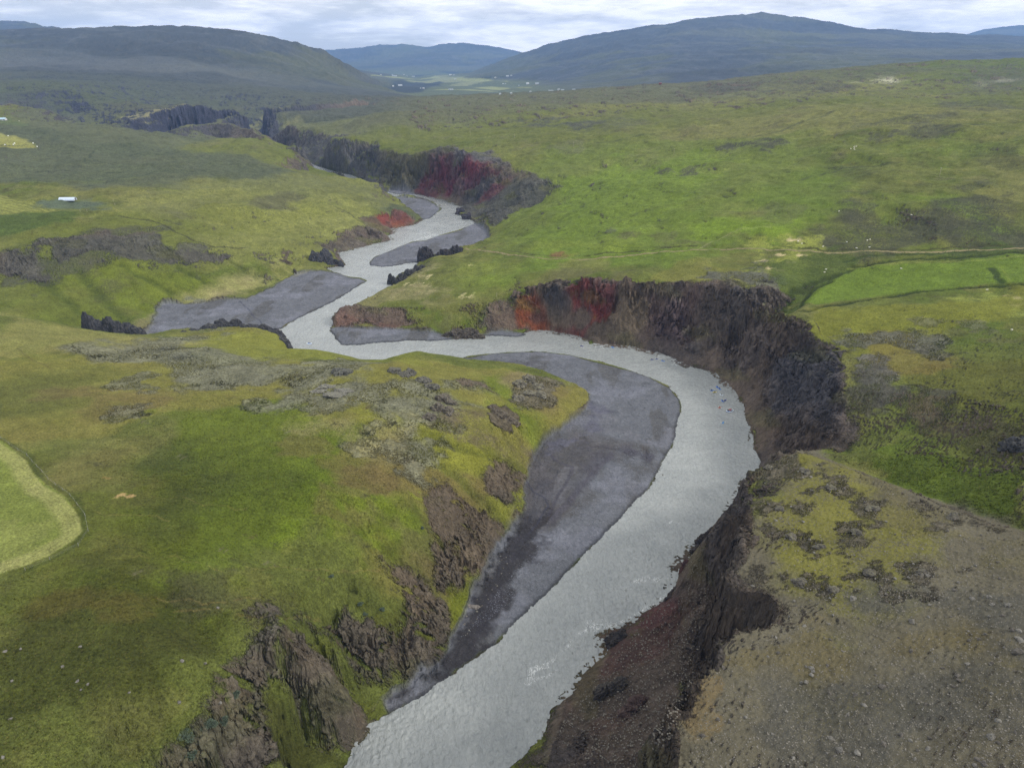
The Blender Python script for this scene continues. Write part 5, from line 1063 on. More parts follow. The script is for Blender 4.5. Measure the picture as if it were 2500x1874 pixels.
for u, v, r, lb in ((2083,1462,1.0,'pale block at the lower edge of the yellow moss'), (2226,1517,.9,'pale boulder alone on the gravel below the moss'), (1980,1631,.75,'flat pale boulder near the notch in the cliff'), (1982,1648,.6,'pale boulder just below the flat one near the notch'), (2153,1677,.9,'long dark boulder on the bare gravel'),
                  (2050,1831,1.0,'large round boulder at the bottom of the plateau'), (2094,1838,.7,'smaller boulder beside the large round one at the bottom'), (2486,1541,.8,'pinkish boulder at the right picture edge, topmost of three'), (2489,1562,.9,'pale slab at the right picture edge, middle of three'), (2484,1592,1.1,'dark boulder at the right picture edge, lowest of three'),
                  (2417,1459,.8,'upper boulder of a pair right of the moss'), (2422,1476,.7,'lower boulder of a pair right of the moss'), (2373,1462,.7,'single boulder left of the pair at the right'), (2461,1478,.8,'boulder right of the pair near the picture edge'), (2419,1800,1.0,'broad boulder at the bottom right of the plateau'), (1838,1430,.5,'bright white stone at the lip of the near cliff')):
    boulder(G(u, v), r, rnd.choice((0, 1, 2)) if 'dark' not in lb else 5, lb, None)
NP_ = [(1700,1780),(1760,1600),(1900,1540),(1950,1440),(2150,1420),(2300,1280),(2500,1330),(2500,1874),(1680,1874)]
def inpoly(u, v, poly):
    c = False; n = len(poly)
    for k in range(n):
        (ax, ay), (bx, by) = poly[k], poly[(k + 1) % n]
        if (ay > v) != (by > v) and u < (bx - ax) * (v - ay) / (by - ay) + ax: c = not c
    return c
def scatter(poly, n, seed):
    r = random.Random(seed); us = [p[0] for p in poly]; vs_ = [p[1] for p in poly]; o = []
    while len(o) < n:
        u, v = r.uniform(min(us), max(us)), r.uniform(min(vs_), max(vs_))
        if inpoly(u, v, poly): o.append((u, v))
    return ground(o)
for p in scatter(NP_, 110, 3): boulder([float(q) for q in p], rnd.uniform(.28, .62), rnd.randrange(7), 'small grey boulder lying loose on the bare gravel of the near plateau', PL)
for p in scatter([(1870,1180),(2000,1130),(2200,1230),(2250,1400),(2050,1480),(1880,1400)], 50, 4): boulder([float(q) for q in p], rnd.uniform(.25, .6), rnd.randrange(7), 'small grey boulder sitting in the yellow moss of the plateau', 'boulders in the moss of the near plateau')
for u, v in ((196,1578),(50,1584),(12,1590),(189,1662),(214,1670),(198,1683),(315,1690),(438,1714),(29,1662),(538,1715),(444,1613),(532,1483),(153,1628),(7,1848),(26,1754),(500,1620)):
    boulder(G(u, v), rnd.uniform(.35, .6) * (1.4 if u == 438 else 1), rnd.randrange(3), 'pale stone half sunk in the grass of the lower left meadow', 'pale stones in the lower left meadow')
for p in scatter([(1230,1330),(1260,1380),(1210,1440),(1190,1470),(1140,1560),(1110,1560),(1170,1440)], 34, 5): boulder([float(q) for q in p], rnd.uniform(.2, .5), rnd.randrange(7), 'grey stone fallen on the dark sand at the foot of the left slope', 'fallen stones on the dark sand of the gravel bar')
# uncountable small stones
def stones(name, sets, m):
    V = []; Fc = []; base = [(1,0,-.3),(0,1,-.3),(-1,0,-.3),(0,-1,-.3),(.55,.5,.55),(-.6,.45,.5),(-.4,-.6,.55),(.5,-.55,.5)]
    fc = [(0,1,5,4),(1,2,6,5),(2,3,7,6),(3,0,4,7),(4,5,6,7)]; r = random.Random(5)
    for pts_, lo_, hi_ in sets:
        for p in pts_:
            s = lo_ + (hi_ - lo_) * r.random() ** 2.5; a = r.uniform(0, 6.3); ca, sa = math.cos(a) * s, math.sin(a) * s; w = r.uniform(.5, 1); h = s * r.uniform(.5, .9); k = len(V)
            for x, y, z in base: x += r.uniform(-.2, .2); V.append((p[0] + x * ca - y * w * sa, p[1] + x * sa + y * w * ca, p[2] + z * h))
            Fc += [tuple(k + i for i in f) for f in fc]
    me = bpy.data.meshes.new(name); me.from_pydata([tuple(map(float, v)) for v in V], [], Fc); o = link(name, me, m); o['kind'] = 'stuff'; return o
stones('stones', [(scatter(NP_, 9000, 8), .06, .26), (scatter([(1850,1150),(1950,1110),(2350,1260),(2500,1330),(2300,1480),(1900,1440)], 2500, 9), .06, .3),
                  (scatter([(1690,1330),(1740,1400),(1720,1500),(1700,1640),(1640,1800),(1560,1874),(1300,1874),(1400,1720),(1560,1520)], 3500, 10), .08, .34)], mat('loose stone', tuple(alb(112,108,100)), .9, .15, noise=.25, nscale=.7))
stones('shingle', [(scatter([(1120,1560),(1240,1480),(1330,1440),(1420,1340),(1590,1170),(1640,1090),(1655,1000),(1560,930),(1400,880),(1240,870),(1380,950),(1500,1100),(1380,1260),(1250,1400)], 7000, 12), .08, .26)], rmat((120,124,134), 0))
print('rocks', time.time() - T0)

# --- tufts of coarse grass in the near meadow
def tufts(sets):
    V = []; Fc = []; C = []; r = random.Random(9)
    for pts_, lo_, hi_ in sets:
        cg_ = np.stack([gridval(COL[..., k], pts_[:, 0], pts_[:, 1]) for k in range(3)], 1); rk = gridval(ROCK, pts_[:, 0], pts_[:, 1])
        for p, c, q in zip(pts_, cg_, rk):
            if q > .3: continue
            s = r.uniform(lo_, hi_); t = r.uniform(.62, 1.5); c = c * t
            if r.random() < .25: c = c * .7 + np.array((.16, .13, .05)) * .35
            for b_ in range(5):
                a = r.uniform(0, 6.3); w = s * .22; k = len(V); ox, oy = math.cos(a) * s * .25, math.sin(a) * s * .25; sx__, sy__ = -math.sin(a) * w, math.cos(a) * w; l = s * r.uniform(.2, .6)
                V += [(p[0] + ox - sx__, p[1] + oy - sy__, p[2] - .05), (p[0] + ox + sx__, p[1] + oy + sy__, p[2] - .05), (p[0] + ox + math.cos(a) * l, p[1] + oy + math.sin(a) * l, p[2] + s * r.uniform(.35, .7))]
                Fc.append((k, k + 1, k + 2)); C += [(*c * .85, 1)] * 2 + [(*c * 1.15, 1)]
    me = bpy.data.meshes.new('grass'); me.from_pydata([tuple(map(float, v)) for v in V], [], Fc); at = me.attributes.new('Col', 'FLOAT_COLOR', 'POINT'); at.data.foreach_set('color', np.array(C, np.float32).ravel())
    m = mat('coarse grass', (.1, .15, .03), .8, .15); t_ = m.node_tree; a_ = t_.nodes.new('ShaderNodeAttribute'); a_.attribute_name = 'Col'; t_.links.new(a_.outputs['Color'], t_.nodes['Principled BSDF'].inputs['Base Color']); link('grass', me, m)['kind'] = 'stuff'
tufts([(scatter([(0,1420),(250,1330),(420,1100),(760,1080),(980,1230),(900,1440),(700,1520),(480,1820),(380,1874),(0,1874)], 17000, 31), .22, .6), (scatter([(240,1000),(640,960),(1100,1080),(1260,1000),(1380,1000),(1280,1130),(1010,1250),(420,1200),(230,1180)], 7000, 32), .3, .75),
       (scatter([(2020,1110),(2500,1120),(2500,1290),(2130,1155)], 2500, 33), .3, .8)])
# --- willow bushes
def bush(loc, w, h, label, seed, c=(80, 92, 76)):
    r = random.Random(seed); root = empty('willow_bush', loc, label, 'bush', 'blue-green willow bushes at the cliff edge')
    bm = bmesh.new(); cl_ = [(r.uniform(-w, w) * .7, r.uniform(-w, w) * .5, r.uniform(.2, .8) * h, r.uniform(.35, .6) * w) for _ in range(9)]
    for cx, cy, cz, cr in cl_:
        for _ in range(240):
            d = Vector((r.gauss(0, 1), r.gauss(0, 1), r.gauss(0, 1))).normalized() * cr * r.uniform(.55, 1.05); p = Vector((cx, cy, max(cz + d.z * .7, .05))) + Vector((d.x, d.y, 0))
            a = Vector((r.gauss(0, 1), r.gauss(0, 1), r.gauss(0, .6))).normalized() * .13; b_ = a.cross(Vector((r.gauss(0, 1), r.gauss(0, 1), r.gauss(0, 1)))).normalized() * .06
            bm.faces.new([bm.verts.new(q) for q in (p - a, p + b_, p + a, p - b_)])
    from_bm('foliage', bm, mat('willow leaves', tuple(alb(*c)), .7, .2, noise=.5, nscale=1.2), root)
    bm = bmesh.new()
    for cx, cy, cz, cr in cl_: tube(bm, [(0, 0, -.1), (cx * .5, cy * .5, cz * .5), (cx, cy, cz)], [.06, .04, .015], 5)
    from_bm('stem', bm, mat('willow bark', (.09, .07, .05)), root); return root
bush(G(463,1800), 2.2, 2.4, 'tall blue-green willow bush, leftmost of the bushes at the bottom left', 1); bush(G(468,1845), 1.5, 1.4, 'low willow bush just below the tall leftmost one', 5)
bush(G(512,1775), 1.9, 1.8, 'broad willow bush left of the rocky gully head', 2); bush(G(545,1765), 1.6, 1.6, 'willow bush touching the dark rocks, right of the broad one', 3); bush(G(572,1700), 1.5, 1.6, 'small willow bush above the others at the edge of the dark rocks', 4)
for i, (u, v) in enumerate(((880,1475),(892,1500),(932,1488),(808,1408),(1030,1290))): bush(G(u, v), .9, .7, ['dwarf willow on the brow above the ravine, highest of three', 'dwarf willow on the brow above the ravine, lowest of three', 'dwarf willow on the brow above the ravine, rightmost of three', 'dwarf willow in the green meadow above the brow', 'dwarf willow at the head of the brown rock slope'][i], 20 + i)

# --- barn and houses
wal = mat('white wall', (.48, .49, .50), .7, noise=.06); roofg = mat('grey roof', (.30, .33, .36), .5, noise=.1); roofr = mat('red roof', (.16, .045, .035), .6, noise=.1); glass = mat('window glass', (.03, .04, .05), .15, .5); doorm = mat('door', (.12, .14, .16), .6)
def barn(u, v, Lm, R, rz, label):
    root = empty('arched_barn', G(u, v), label, 'barn', None, rz); bm = bmesh.new(); n = 96; seg = 20; rings = []
    for i in range(n + 1):
        x = -Lm / 2 + Lm * i / n; r = R + .05 * math.sin(i * PI / 2 * 1.0) + (.06 if i % 16 == 0 else 0)
        rings.append([bm.verts.new((x, -math.cos(PI * k / seg) * r, math.sin(PI * k / seg) * r * 1.02)) for k in range(seg + 1)])
    for i in range(n):
        for k in range(seg): bm.faces.new((rings[i][k], rings[i + 1][k], rings[i + 1][k + 1], rings[i][k + 1]))
    from_bm('roof', bm, mat('corrugated sheet', (.50, .58, .70), .45, .5, .15, noise=.10, nscale=.6), root)
    for s, nm in ((-1, 'gable_wall'), (1, 'gable_wall')):
        bm = bmesh.new(); x = s * (Lm / 2 - .15); ring = [bm.verts.new((x, -math.cos(PI * k / seg) * (R - .08), math.sin(PI * k / seg) * (R - .08))) for k in range(seg + 1)]; f = bm.faces.new(ring)
        g = bmesh.ops.extrude_face_region(bm, geom=[f]); bmesh.ops.translate(bm, vec=(-s * .2, 0, 0), verts=[q for q in g['geom'] if isinstance(q, bmesh.types.BMVert)])
        w_ = from_bm('gable_wall', bm, wal, root)
        bm = bmesh.new(); box(bm, x + s * .03, 0, 1.3, .1, 2.6, 2.6); from_bm('door', bm, doorm, w_)
    return root
barn(166, 489, 15.5, 2.9, .07, 'pale metal barn with a rounded roof, alone in the fields on the left')
def house(u, v, wpx, Wm, H, rz, label, roof, cat='house', grp='white farm buildings in the far valley', wm_=None, floor=None):
    p = G(u, v); dist = math.hypot(p[0], p[1]); Lm = max(wpx * dist / FPX, 6)
    root = empty('farmhouse', p, label, cat, grp, rz); bm = bmesh.new(); box(bm, 0, 0, H / 2 - .4, Lm, Wm, H + .8)
    g = H; 
    for s in (-1, 1):
        a, b_, c_ = bm.verts.new((s * Lm / 2, -Wm / 2, g)), bm.verts.new((s * Lm / 2, Wm / 2, g)), bm.verts.new((s * Lm / 2, 0, g + Wm * .32)); bm.faces.new((a, b_, c_) if s > 0 else (a, c_, b_))
    w_ = from_bm('wall', bm, wm_ or wal, root)
    bm = bmesh.new(); e_ = .4
    for s in (-1, 1):
        q = [(-Lm / 2 - e_, s * (Wm / 2 + e_), g - .15), (Lm / 2 + e_, s * (Wm / 2 + e_), g - .15), (Lm / 2 + e_, 0, g + Wm * .32 + .12), (-Lm / 2 - e_, 0, g + Wm * .32 + .12)]
        f = bm.faces.new([bm.verts.new(k) for k in (q if s < 0 else q[::-1])]); r_ = bmesh.ops.extrude_face_region(bm, geom=[f]); bmesh.ops.translate(bm, vec=(0, 0, .14), verts=[k for k in r_['geom'] if isinstance(k, bmesh.types.BMVert)])
    r_ = from_bm('roof', bm, roof, root); bm = bmesh.new(); box(bm, Lm * .2, 0, g + Wm * .36, .8, .8, 1.4); from_bm('chimney', bm, wal, r_)
    for k in range(3):
        bm = bmesh.new(); box(bm, Lm * (-.3 + .3 * k), -Wm / 2 - .02, H * .55, 1.2, .08, 1.2); from_bm('window', bm, glass, w_)
    bm = bmesh.new(); box(bm, Lm * .42, -Wm / 2 - .02, 1.05, 1.0, .08, 2.1); from_bm('door', bm, doorm, w_); return root
HS = [(930,184,2.5,9,4,'white farmhouse, leftmost under the far blue mountains'), (958,184,2.5,9,4,'white house second from left under the far mountains'), (963,187,11,14,5,'long white barn on the pale far field'), (986,183,3,9,4,'small pale house behind the long far barn'), (994,187,1.6,7,4,'tiny white house right of the long far barn'),
      (1009,188,6,12,5,'white barn at the right end of the pale far field'), (1100,184,6,12,5,'white farm at the foot of the far central mountain'), (1108,184,3,9,4,'small house right of the central far farm'), (1111,194,5,12,4,'pale roofed building in the yellow field mid valley'), (960,212,3.5,10,6,'white gabled house among dark trees below the left mountain'),
      (977,210,9,14,5,'long grey-white barn beside the gabled house and trees'), (1027,217,2.5,8,4,'left one of two white houses on the valley floor'), (1034,217,4,9,4,'right one of two white houses on the valley floor'), (1098,220,5,10,4,'left half of a pair of barns in the near fields'), (1104,220,4,10,4,'right half of a pair of barns in the near fields'),
      (1209,191,3.5,10,5,'white house between two dark tree rows'), (1239,187,6,12,5,'long white farm above the right tree row'), (1248,186,3.5,10,5,'small white house uphill of the right tree row'), (1228,206,2.5,8,4,'left of two white houses under the right mountain'), (1234,206,3,9,4,'right of two white houses under the right mountain'),
      (1267,210,2,8,4,'tiny white hut on the slope foot'), (1288,206,6,12,7,'white house with steep gables under the right mountain'), (1311,206,8,12,6,'wide white farm, rightmost under the mountain slope')]
for i, (u, v, w, W_, H, lb) in enumerate(HS): house(u, v, w, W_, H, rnd.uniform(-.3, .3), lb, wal if i % 3 == 0 else roofg)
for u, v, w, lb in ((1295,224.5,5,'white shed peeping over the hill crest, left of the long greenhouse'), (1345,220.5,14,'long pale greenhouse roof behind the hill crest'), (1364,219.5,5,'white barn just right of the long greenhouse'), (1374,219,8,'white barn with bright roof further right on the crest'), (1401,218,9,'low pale building, rightmost on the hill crest'), (1221,230,2,'tiny white hut on the crest left of a second one'), (1248,228.5,2,'tiny white hut on the crest, right of its twin')):
    house(u, v + 1.5, w * .8, 7, 2.0, 0, lb, mat('pale roof', (.28, .31, .33), .5), grp='pale buildings along the hill crest')
house(1612, 206, 6, 5, 2.6, .1, 'lone cabin with a rusty red roof on the hill crest', roofr, 'cabin', None, roofr)
house(8, 294, 11, 7, 2.2, 0, 'low farm building with a pale blue roof at the left picture edge', mat('blue roof', (.36, .50, .60), .5), 'farmhouse', None)
# --- shelter trees
def tree_proto(h, seed):
    r = random.Random(seed); root = empty('spruce_tree', (0, 0, 0), 'x', 'tree', 'dark shelter trees round the far farms'); bm = bmesh.new(); tube(bm, [(0, 0, -.3), (.05, 0, h * .5), (0, 0, h * .95)], [.22, .14, .03], 6); from_bm('trunk', bm, mat('spruce bark', (.07, .05, .035)), root)
    bm = bmesh.new()
    for _ in range(900):
        t = r.random() ** .8; z = h * (.12 + .88 * t); rad = h * .26 * (1 - t) * r.uniform(.5, 1.1); a = r.uniform(0, 6.3); p = Vector((math.cos(a) * rad, math.sin(a) * rad, z)); d = Vector((math.cos(a), math.sin(a), -.35)) * h * .05; s = Vector((-math.sin(a), math.cos(a), 0)) * h * .03
        bm.faces.new([bm.verts.new(q) for q in (p - s, p + d * .6, p + s, p - d)])
    from_bm('crown', bm, mat('spruce needles', tuple(alb(40, 56, 40)), .8, .1, noise=.4, nscale=.4), root); return root
tp0 = None
for grp_, lst in (('in the tree row left of the white house mid slope', [(1178,190.5),(1184,190),(1188,190),(1192,189.6),(1196,189.4),(1199,189)]), ('in the tree row right of the white house mid slope', [(1218,189.5),(1222,189),(1226,188.8),(1230,188.4)]), ('beside the gabled white house under the left mountain', [(960,208),(963,207),(966,209)])):
    for u, v in lst:
        p = G(u, v + 1)
        if tp0 is None: tp0 = tree_proto(11, 3); tp0.location = p; tp0['label'] = 'dark conifer ' + grp_; o = tp0
        else: o = dup(tp0, p, rnd.uniform(0, 6), 'dark conifer ' + grp_)
        o.scale = (2.2, 2.2, 1.3) if v < 200 else (1.4, 1.4, 1.1); o['group'] = 'dark conifers ' + grp_
# --- power poles, posts, fence
wood = mat('weathered wood', (.34, .31, .27), .85, noise=.25, nscale=2)
def pole(u, v, h, label, arm=True, r=.14, proto={}):
    p = G(u, v)
    if arm and 'p' in proto: o = dup(proto['p'], p, .25, label); o.scale = (1, 1, h / 8); return o
    root = empty('power_pole' if arm else 'wooden_post', p, label, 'pole' if arm else 'post', 'wooden power poles across the right hillside' if arm else None, .25); bm = bmesh.new(); H = 8 if arm else h
    tube(bm, [(0, 0, -.4), (0, 0, H / 2), (0, 0, H)], [r, r * .9, r * .75], 8); from_bm('pole' if arm else 'shaft', bm, wood, root, smooth=True)
    if arm:
        bm = bmesh.new(); box(bm, 0, 0, H - .5, 2.2, .12, .14); a_ = from_bm('crossarm', bm, wood, root); bm = bmesh.new()
        for x in (-1, 0, 1): tube(bm, [(x, 0, H - .42), (x, 0, H - .15)], .05, 6)
        from_bm('insulators', bm, mat('porcelain', (.5, .5, .48), .3), a_); root.scale = (1, 1, h / 8); proto['p'] = root
    else: bm = bmesh.new(); tube(bm, [(0, 0, H), (0, 0, H + .05)], r * .9, 8); from_bm('cap', bm, wood, root)
    return root
for u, v, h, lb in ((2293,431,8,'power pole on the bright green slope at the right'), (1645,378,7.5,'power pole in the middle of the green hillside'), (1400,360,7.5,'power pole on the hillside left of the middle one'), (1256,339,7.5,'power pole above the dark scoria slopes'), (1148,331,7.5,'power pole above the red slopes of the far bend'), (1025,322,7.5,'power pole behind the far canyon rim'), (941,323,8,'power pole at the dark basalt wall'), (675,345,11,'power pole at the left end of the line by the canyon')): pole(u, v, h, lb)
pole(1213, 730, 5, 'thin wooden post on the brow of the low peninsula', False, .10); pole(1014, 856, 4.6, 'thin wooden post on the near bank against the river', False, .09)
for i, (u, v, lb) in enumerate(((277,492,'pale marker post right of the metal barn'), (281,501,'pale marker post below its neighbour right of the barn'), (196,517,'pale gate post at the edge of the dark green field'), (213,517,'second pale gate post right of the first'))): pole(u, v, 2.2, lb, False, .12)
def fence(px, label, hpost=1.15):
    g = ground(px); p0 = [float(k) for k in g[0]]; root = empty('wire_fence', p0, label, 'fence'); pts_ = []
    for a, b_ in zip(g[:-1], g[1:]):
        n = max(1, int(np.hypot(*(b_ - a)[:2]) / 6.0))
        for k in range(n): q = a + (b_ - a) * k / n; pts_.append((float(q[0]), float(q[1]), hz(q[0], q[1])))
    proto = None
    for q in pts_:
        if proto is None:
            bm = bmesh.new(); tube(bm, [(0, 0, -.3), (0, 0, hpost)], [.07, .055], 6); proto = from_bm('post', bm, mat('grey post', (.22, .22, .20), .8, noise=.2), root)
        else: c = proto.copy(); col.objects.link(c); c.parent = root; proto_ = c
        o = proto if q is pts_[0] else proto_; o.location = (q[0] - p0[0], q[1] - p0[1], q[2] - p0[2]); o.rotation_euler = (rnd.uniform(-.08, .08), rnd.uniform(-.08, .08), 0)
    bm = bmesh.new()
    for hh in (.35, .7, 1.05): tube(bm, [(q[0] - p0[0], q[1] - p0[1], q[2] - p0[2] + hh) for q in pts_], .008, 4)
    from_bm('wire', bm, mat('fence wire', (.3, .3, .3), .5), root); return root
fence([(2,1070),(66,1112),(118,1170),(172,1210),(208,1258),(216,1296),(192,1332),(122,1366),(62,1392),(2,1412)], 'thin wire fence with grey posts round the mown hayfield at the left')

# --- hay bales and sheep
bm = bmesh.new(); r_ = bmesh.ops.create_cone(bm, cap_ends=True, segments=24, radius1=.75, radius2=.75, depth=1.4, matrix=Matrix.Rotation(PI / 2, 4, 'X')); bmesh.ops.bevel(bm, geom=[e_ for e_ in bm.edges if e_.calc_face_angle(0) > .6], offset=.12, segments=3, affect='EDGES')
bw = None
for u, v, lb in ((20,333,'white wrapped hay bale, highest in the tan field at the left edge'), (12,355,'white wrapped hay bale, leftmost on the tan field'), (33,354.5,'white hay bale, lower one of two side by side'), (36,351.5,'white hay bale, upper one of two side by side'), (81,351,'white hay bale on the upper edge of the tan field'), (91,359.5,'pale yellow hay bale at the tip of the tan field')):
    p = G(u, v); p[2] += .9
    if bw is None: bw = from_bm('hay_bale', bm, mat('bale wrap', (.82, .84, .82), .4, .5, noise=.06), smooth=True); o = bw
    else: o = bw.copy(); col.objects.link(o)
    o.location = p; o.rotation_euler = (0, 0, rnd.uniform(0, 3)); o.scale = (1.0,) * 3; tag(o, lb, 'hay bale', 'wrapped hay bales on the tan field')
def skin_mesh(name, joints, edges, m, sub=1):
    me = bpy.data.meshes.new(name); me.from_pydata([j[:3] for j in joints], edges, []); o = bpy.data.objects.new(name, me); col.objects.link(o)
    md = o.modifiers.new('s', 'SKIN'); md.use_smooth_shade = True
    sv = me.skin_vertices[0].data if me.skin_vertices else None
    if sv is None:
        bpy.context.view_layer.objects.active = o; o.select_set(True); bpy.ops.mesh.customdata_skin_add(); sv = me.skin_vertices[0].data
    for i, j in enumerate(joints): sv[i].radius = (j[3], j[4] if len(j) > 4 else j[3]); sv[i].use_root = (i == 0)
    if sub: s_ = o.modifiers.new('d', 'SUBSURF'); s_.levels = sub; s_.render_levels = sub
    dg = bpy.context.evaluated_depsgraph_get(); nm = bpy.data.meshes.new_from_object(o.evaluated_get(dg)); bpy.data.objects.remove(o); bpy.data.meshes.remove(me); nm.name = name; nm.materials.clear(); nm.materials.append(m)
    for p in nm.polygons: p.use_smooth = True
    return nm
wool = mat('wool', (.70, .68, .60), .95, .1, noise=.12, nscale=6)
shm = skin_mesh('sheep', [(-.4,0,.62,.24,.26), (0,0,.64,.28,.30), (.36,0,.66,.22,.24), (.58,0,.78,.12), (.74,0,.86,.10), (.94,0,.78,.065), (-.6,0,.66,.07), (-.68,0,.5,.04),
                  (-.38,.17,.4,.09), (-.42,.17,.2,.045), (-.38,.17,0,.04), (-.38,-.17,.4,.09), (-.42,-.17,.2,.045), (-.38,-.17,0,.04), (.34,.15,.4,.08), (.33,.15,.2,.045), (.34,.15,0,.04), (.34,-.15,.4,.08), (.33,-.15,.2,.045), (.34,-.15,0,.04), (.76,.12,.9,.03), (.76,-.12,.9,.03)],
                [(0,1),(1,2),(2,3),(3,4),(4,5),(0,6),(6,7),(0,8),(8,9),(9,10),(0,11),(11,12),(12,13),(2,14),(14,15),(15,16),(2,17),(17,18),(18,19),(4,20),(4,21)], wool)
SH = [(2085,359.5,'upper left sheep of the small flock on the far green slope'), (2090,359,'upper right sheep of the small flock on the far green slope'), (2077,364.5,'leftmost sheep of the small flock on the far green slope'), (2085,363.5,'middle sheep of the small flock on the far green slope'), (2086,366.5,'lowest sheep of the small flock on the far green slope'),
      (2048,517,'white sheep at the left tip of the dark heath'), (2225,526,'white sheep alone in the middle of the dark heath'), (1948,590,'sheep standing on the bare earth mound'), (1957,596,'sheep just below the bare earth mound'), (2009,603,'sheep by the track right of the mound'), (2067,592,'sheep grazing above the ditch, left of the pair'), (2117,588,'left sheep of a pair above the ditch'), (2124,586,'right sheep of a pair above the ditch'),
      (2091,607,'sheep at the edge of the ditch, left one'), (2122,605,'sheep at the edge of the ditch, right one'), (2016,659,'upper sheep of two by the gully'), (2013,666,'lower sheep of two by the gully'), (2470,807,'sheep on the mossy slope at the far right'), (2409,709,'sheep by the lower field edge at the right'), (2200,657,'sheep lying in the bright green field'), (47,296.5,'white sheep near the blue-roofed building at the left edge'), (1820,760,'x')]
for u, v, lb in SH[:-1]:
    o = bpy.data.objects.new('sheep', shm); col.objects.link(o); o.location = G(u, v); o.rotation_euler = (0, 0, rnd.uniform(-.6, .6) + (PI if rnd.random() < .5 else 0)); s = 1.0 if v > 500 else 1.2; o.scale = (s, s, s); tag(o, lb, 'sheep', 'sheep grazing on the right bank' if u > 1000 else None)
for i, (u, v) in enumerate(((548,411),(562,415),(578,418),(585,419),(596,420))):
    pass

# --- boats and paddlers
dry = {k: mat(k + ' drysuit', c, .6, .3) for k, c in (('navy', (.012, .025, .12)), ('blue', (.02, .10, .42)), ('red', (.45, .05, .03)), ('black', (.015, .016, .02)))}
vest = {k: mat(k + ' life vest', c, .7, .2) for k, c in (('red', (.5, .04, .03)), ('blue', (.02, .12, .5)), ('yellow', (.6, .5, .05)), ('black', (.02, .02, .025)))}
helm = {k: mat(k + ' helmet', c, .3, .5) for k, c in (('white', (.7, .7, .7)), ('red', (.5, .04, .03)), ('navy', (.02, .03, .14)), ('yellow', (.65, .5, .05)))}
skinm = mat('skin', (.45, .27, .19), .6)
# seated paddler, facing +X, seat at the origin
PJ = [(0,0,.10,.15,.13), (.02,0,.32,.14,.12), (.04,0,.50,.16,.12), (.05,0,.60,.07), (.06,0,.68,.06), (.08,0,.78,.10,.09), (.08,0,.88,.08),
      (.05,.19,.54,.065), (.12,.30,.36,.05), (.36,.30,.32,.04), (.44,.28,.33,.04), (.05,-.19,.54,.065), (.12,-.30,.36,.05), (.36,-.30,.32,.04), (.44,-.28,.33,.04),
      (.10,.10,.08,.095), (.46,.13,.24,.07), (.86,.12,.08,.045), (.98,.12,.13,.04), (.10,-.10,.08,.095), (.46,-.13,.24,.07), (.86,-.12,.08,.045), (.98,-.12,.13,.04)]
PE = [(0,1),(1,2),(2,3),(3,4),(4,5),(5,6),(2,7),(7,8),(8,9),(9,10),(2,11),(11,12),(12,13),(13,14),(0,15),(15,16),(16,17),(17,18),(0,19),(19,20),(20,21),(21,22)]
pbody = {k: skin_mesh('person', PJ, PE, dry[k]) for k in dry}
def vest_mesh():
    bm = bmesh.new(); tube(bm, [(.01,0,.22), (.03,0,.34), (.045,0,.48), (.05,0,.56)], [.17, .19, .20, .13], 12, sq=1.0)
    for v in bm.verts: v.co.y *= 1.1
    return bm
def helm_bm():
    bm = bmesh.new(); bmesh.ops.create_uvsphere(bm, u_segments=12, v_segments=8, radius=.135, matrix=Matrix.Translation((.07, 0, .84)))
    for v in bm.verts:
        if v.co.z < .80: v.co.z = .80 + (v.co.z - .80) * .15
    return bm
def face_bm():
    bm = bmesh.new(); bmesh.ops.create_uvsphere(bm, u_segments=10, v_segments=8, radius=.085, matrix=Matrix.Translation((.115, 0, .77)) @ Matrix.Diagonal((1, .9, 1.15, 1))); bmesh.ops.create_cone(bm, cap_ends=True, segments=5, radius1=.02, radius2=.008, depth=.05, matrix=Matrix.Translation((.20, 0, .77)) @ Matrix.Rotation(PI / 2, 4, 'Y')); return bm
def person(loc, rz, label, suit, ve, he, group='paddlers on the river', tilt=0):
    o = bpy.data.objects.new('person', pbody[suit]); col.objects.link(o); o.location = loc; o.rotation_euler = (tilt, 0, rz); tag(o, label, 'person', group)
    from_bm('life_vest', vest_mesh(), vest[ve], o, True); from_bm('helmet', helm_bm(), helm[he], o, True); from_bm('face', face_bm(), skinm, o, True); return o
padm = mat('paddle', (.65, .45, .08), .5); padw = mat('paddle blade', (.75, .72, .62), .5)
def paddle(loc, rz, label, tilt=.25, L_=2.0):
    root = empty('paddle', loc, label, 'paddle', 'double paddles held by the paddlers', rz); root.rotation_euler = (tilt, 0, rz); bm = bmesh.new(); tube(bm, [(0, -L_ / 2, 0), (0, L_ / 2, 0)], .018, 6); from_bm('shaft', bm, padm, root)
    for s in (-1, 1): bm = bmesh.new(); tube(bm, [(0, s * L_ / 2, 0), (0, s * (L_ / 2 + .12), 0), (0, s * (L_ / 2 + .36), 0), (0, s * (L_ / 2 + .45), 0)], [.02, .10, .10, .04], 8, sq=.15); from_bm('blade', bm, padw, root)
    return root
def ring_path(L_, W_, n=28, rise=.18): return [(math.copysign(abs(math.cos(t)) ** .8, math.cos(t)) * L_ / 2, math.copysign(abs(math.sin(t)) ** .75, math.sin(t)) * W_ / 2, .13 + rise * abs(math.cos(t)) ** 5) for t in [2 * PI * k / n for k in range(n)]]
tubc = {k: mat(k + ' boat skin', c, .35, .5) for k, c in (('blue', (.02, .16, .55)), ('navy', (.02, .05, .26)), ('yellow', (.75, .62, .05)), ('red', (.60, .10, .03)), ('pale', (.62, .72, .80)), ('light', (.10, .35, .72)))}
dkfl = mat('boat floor', (.03, .035, .05), .7)
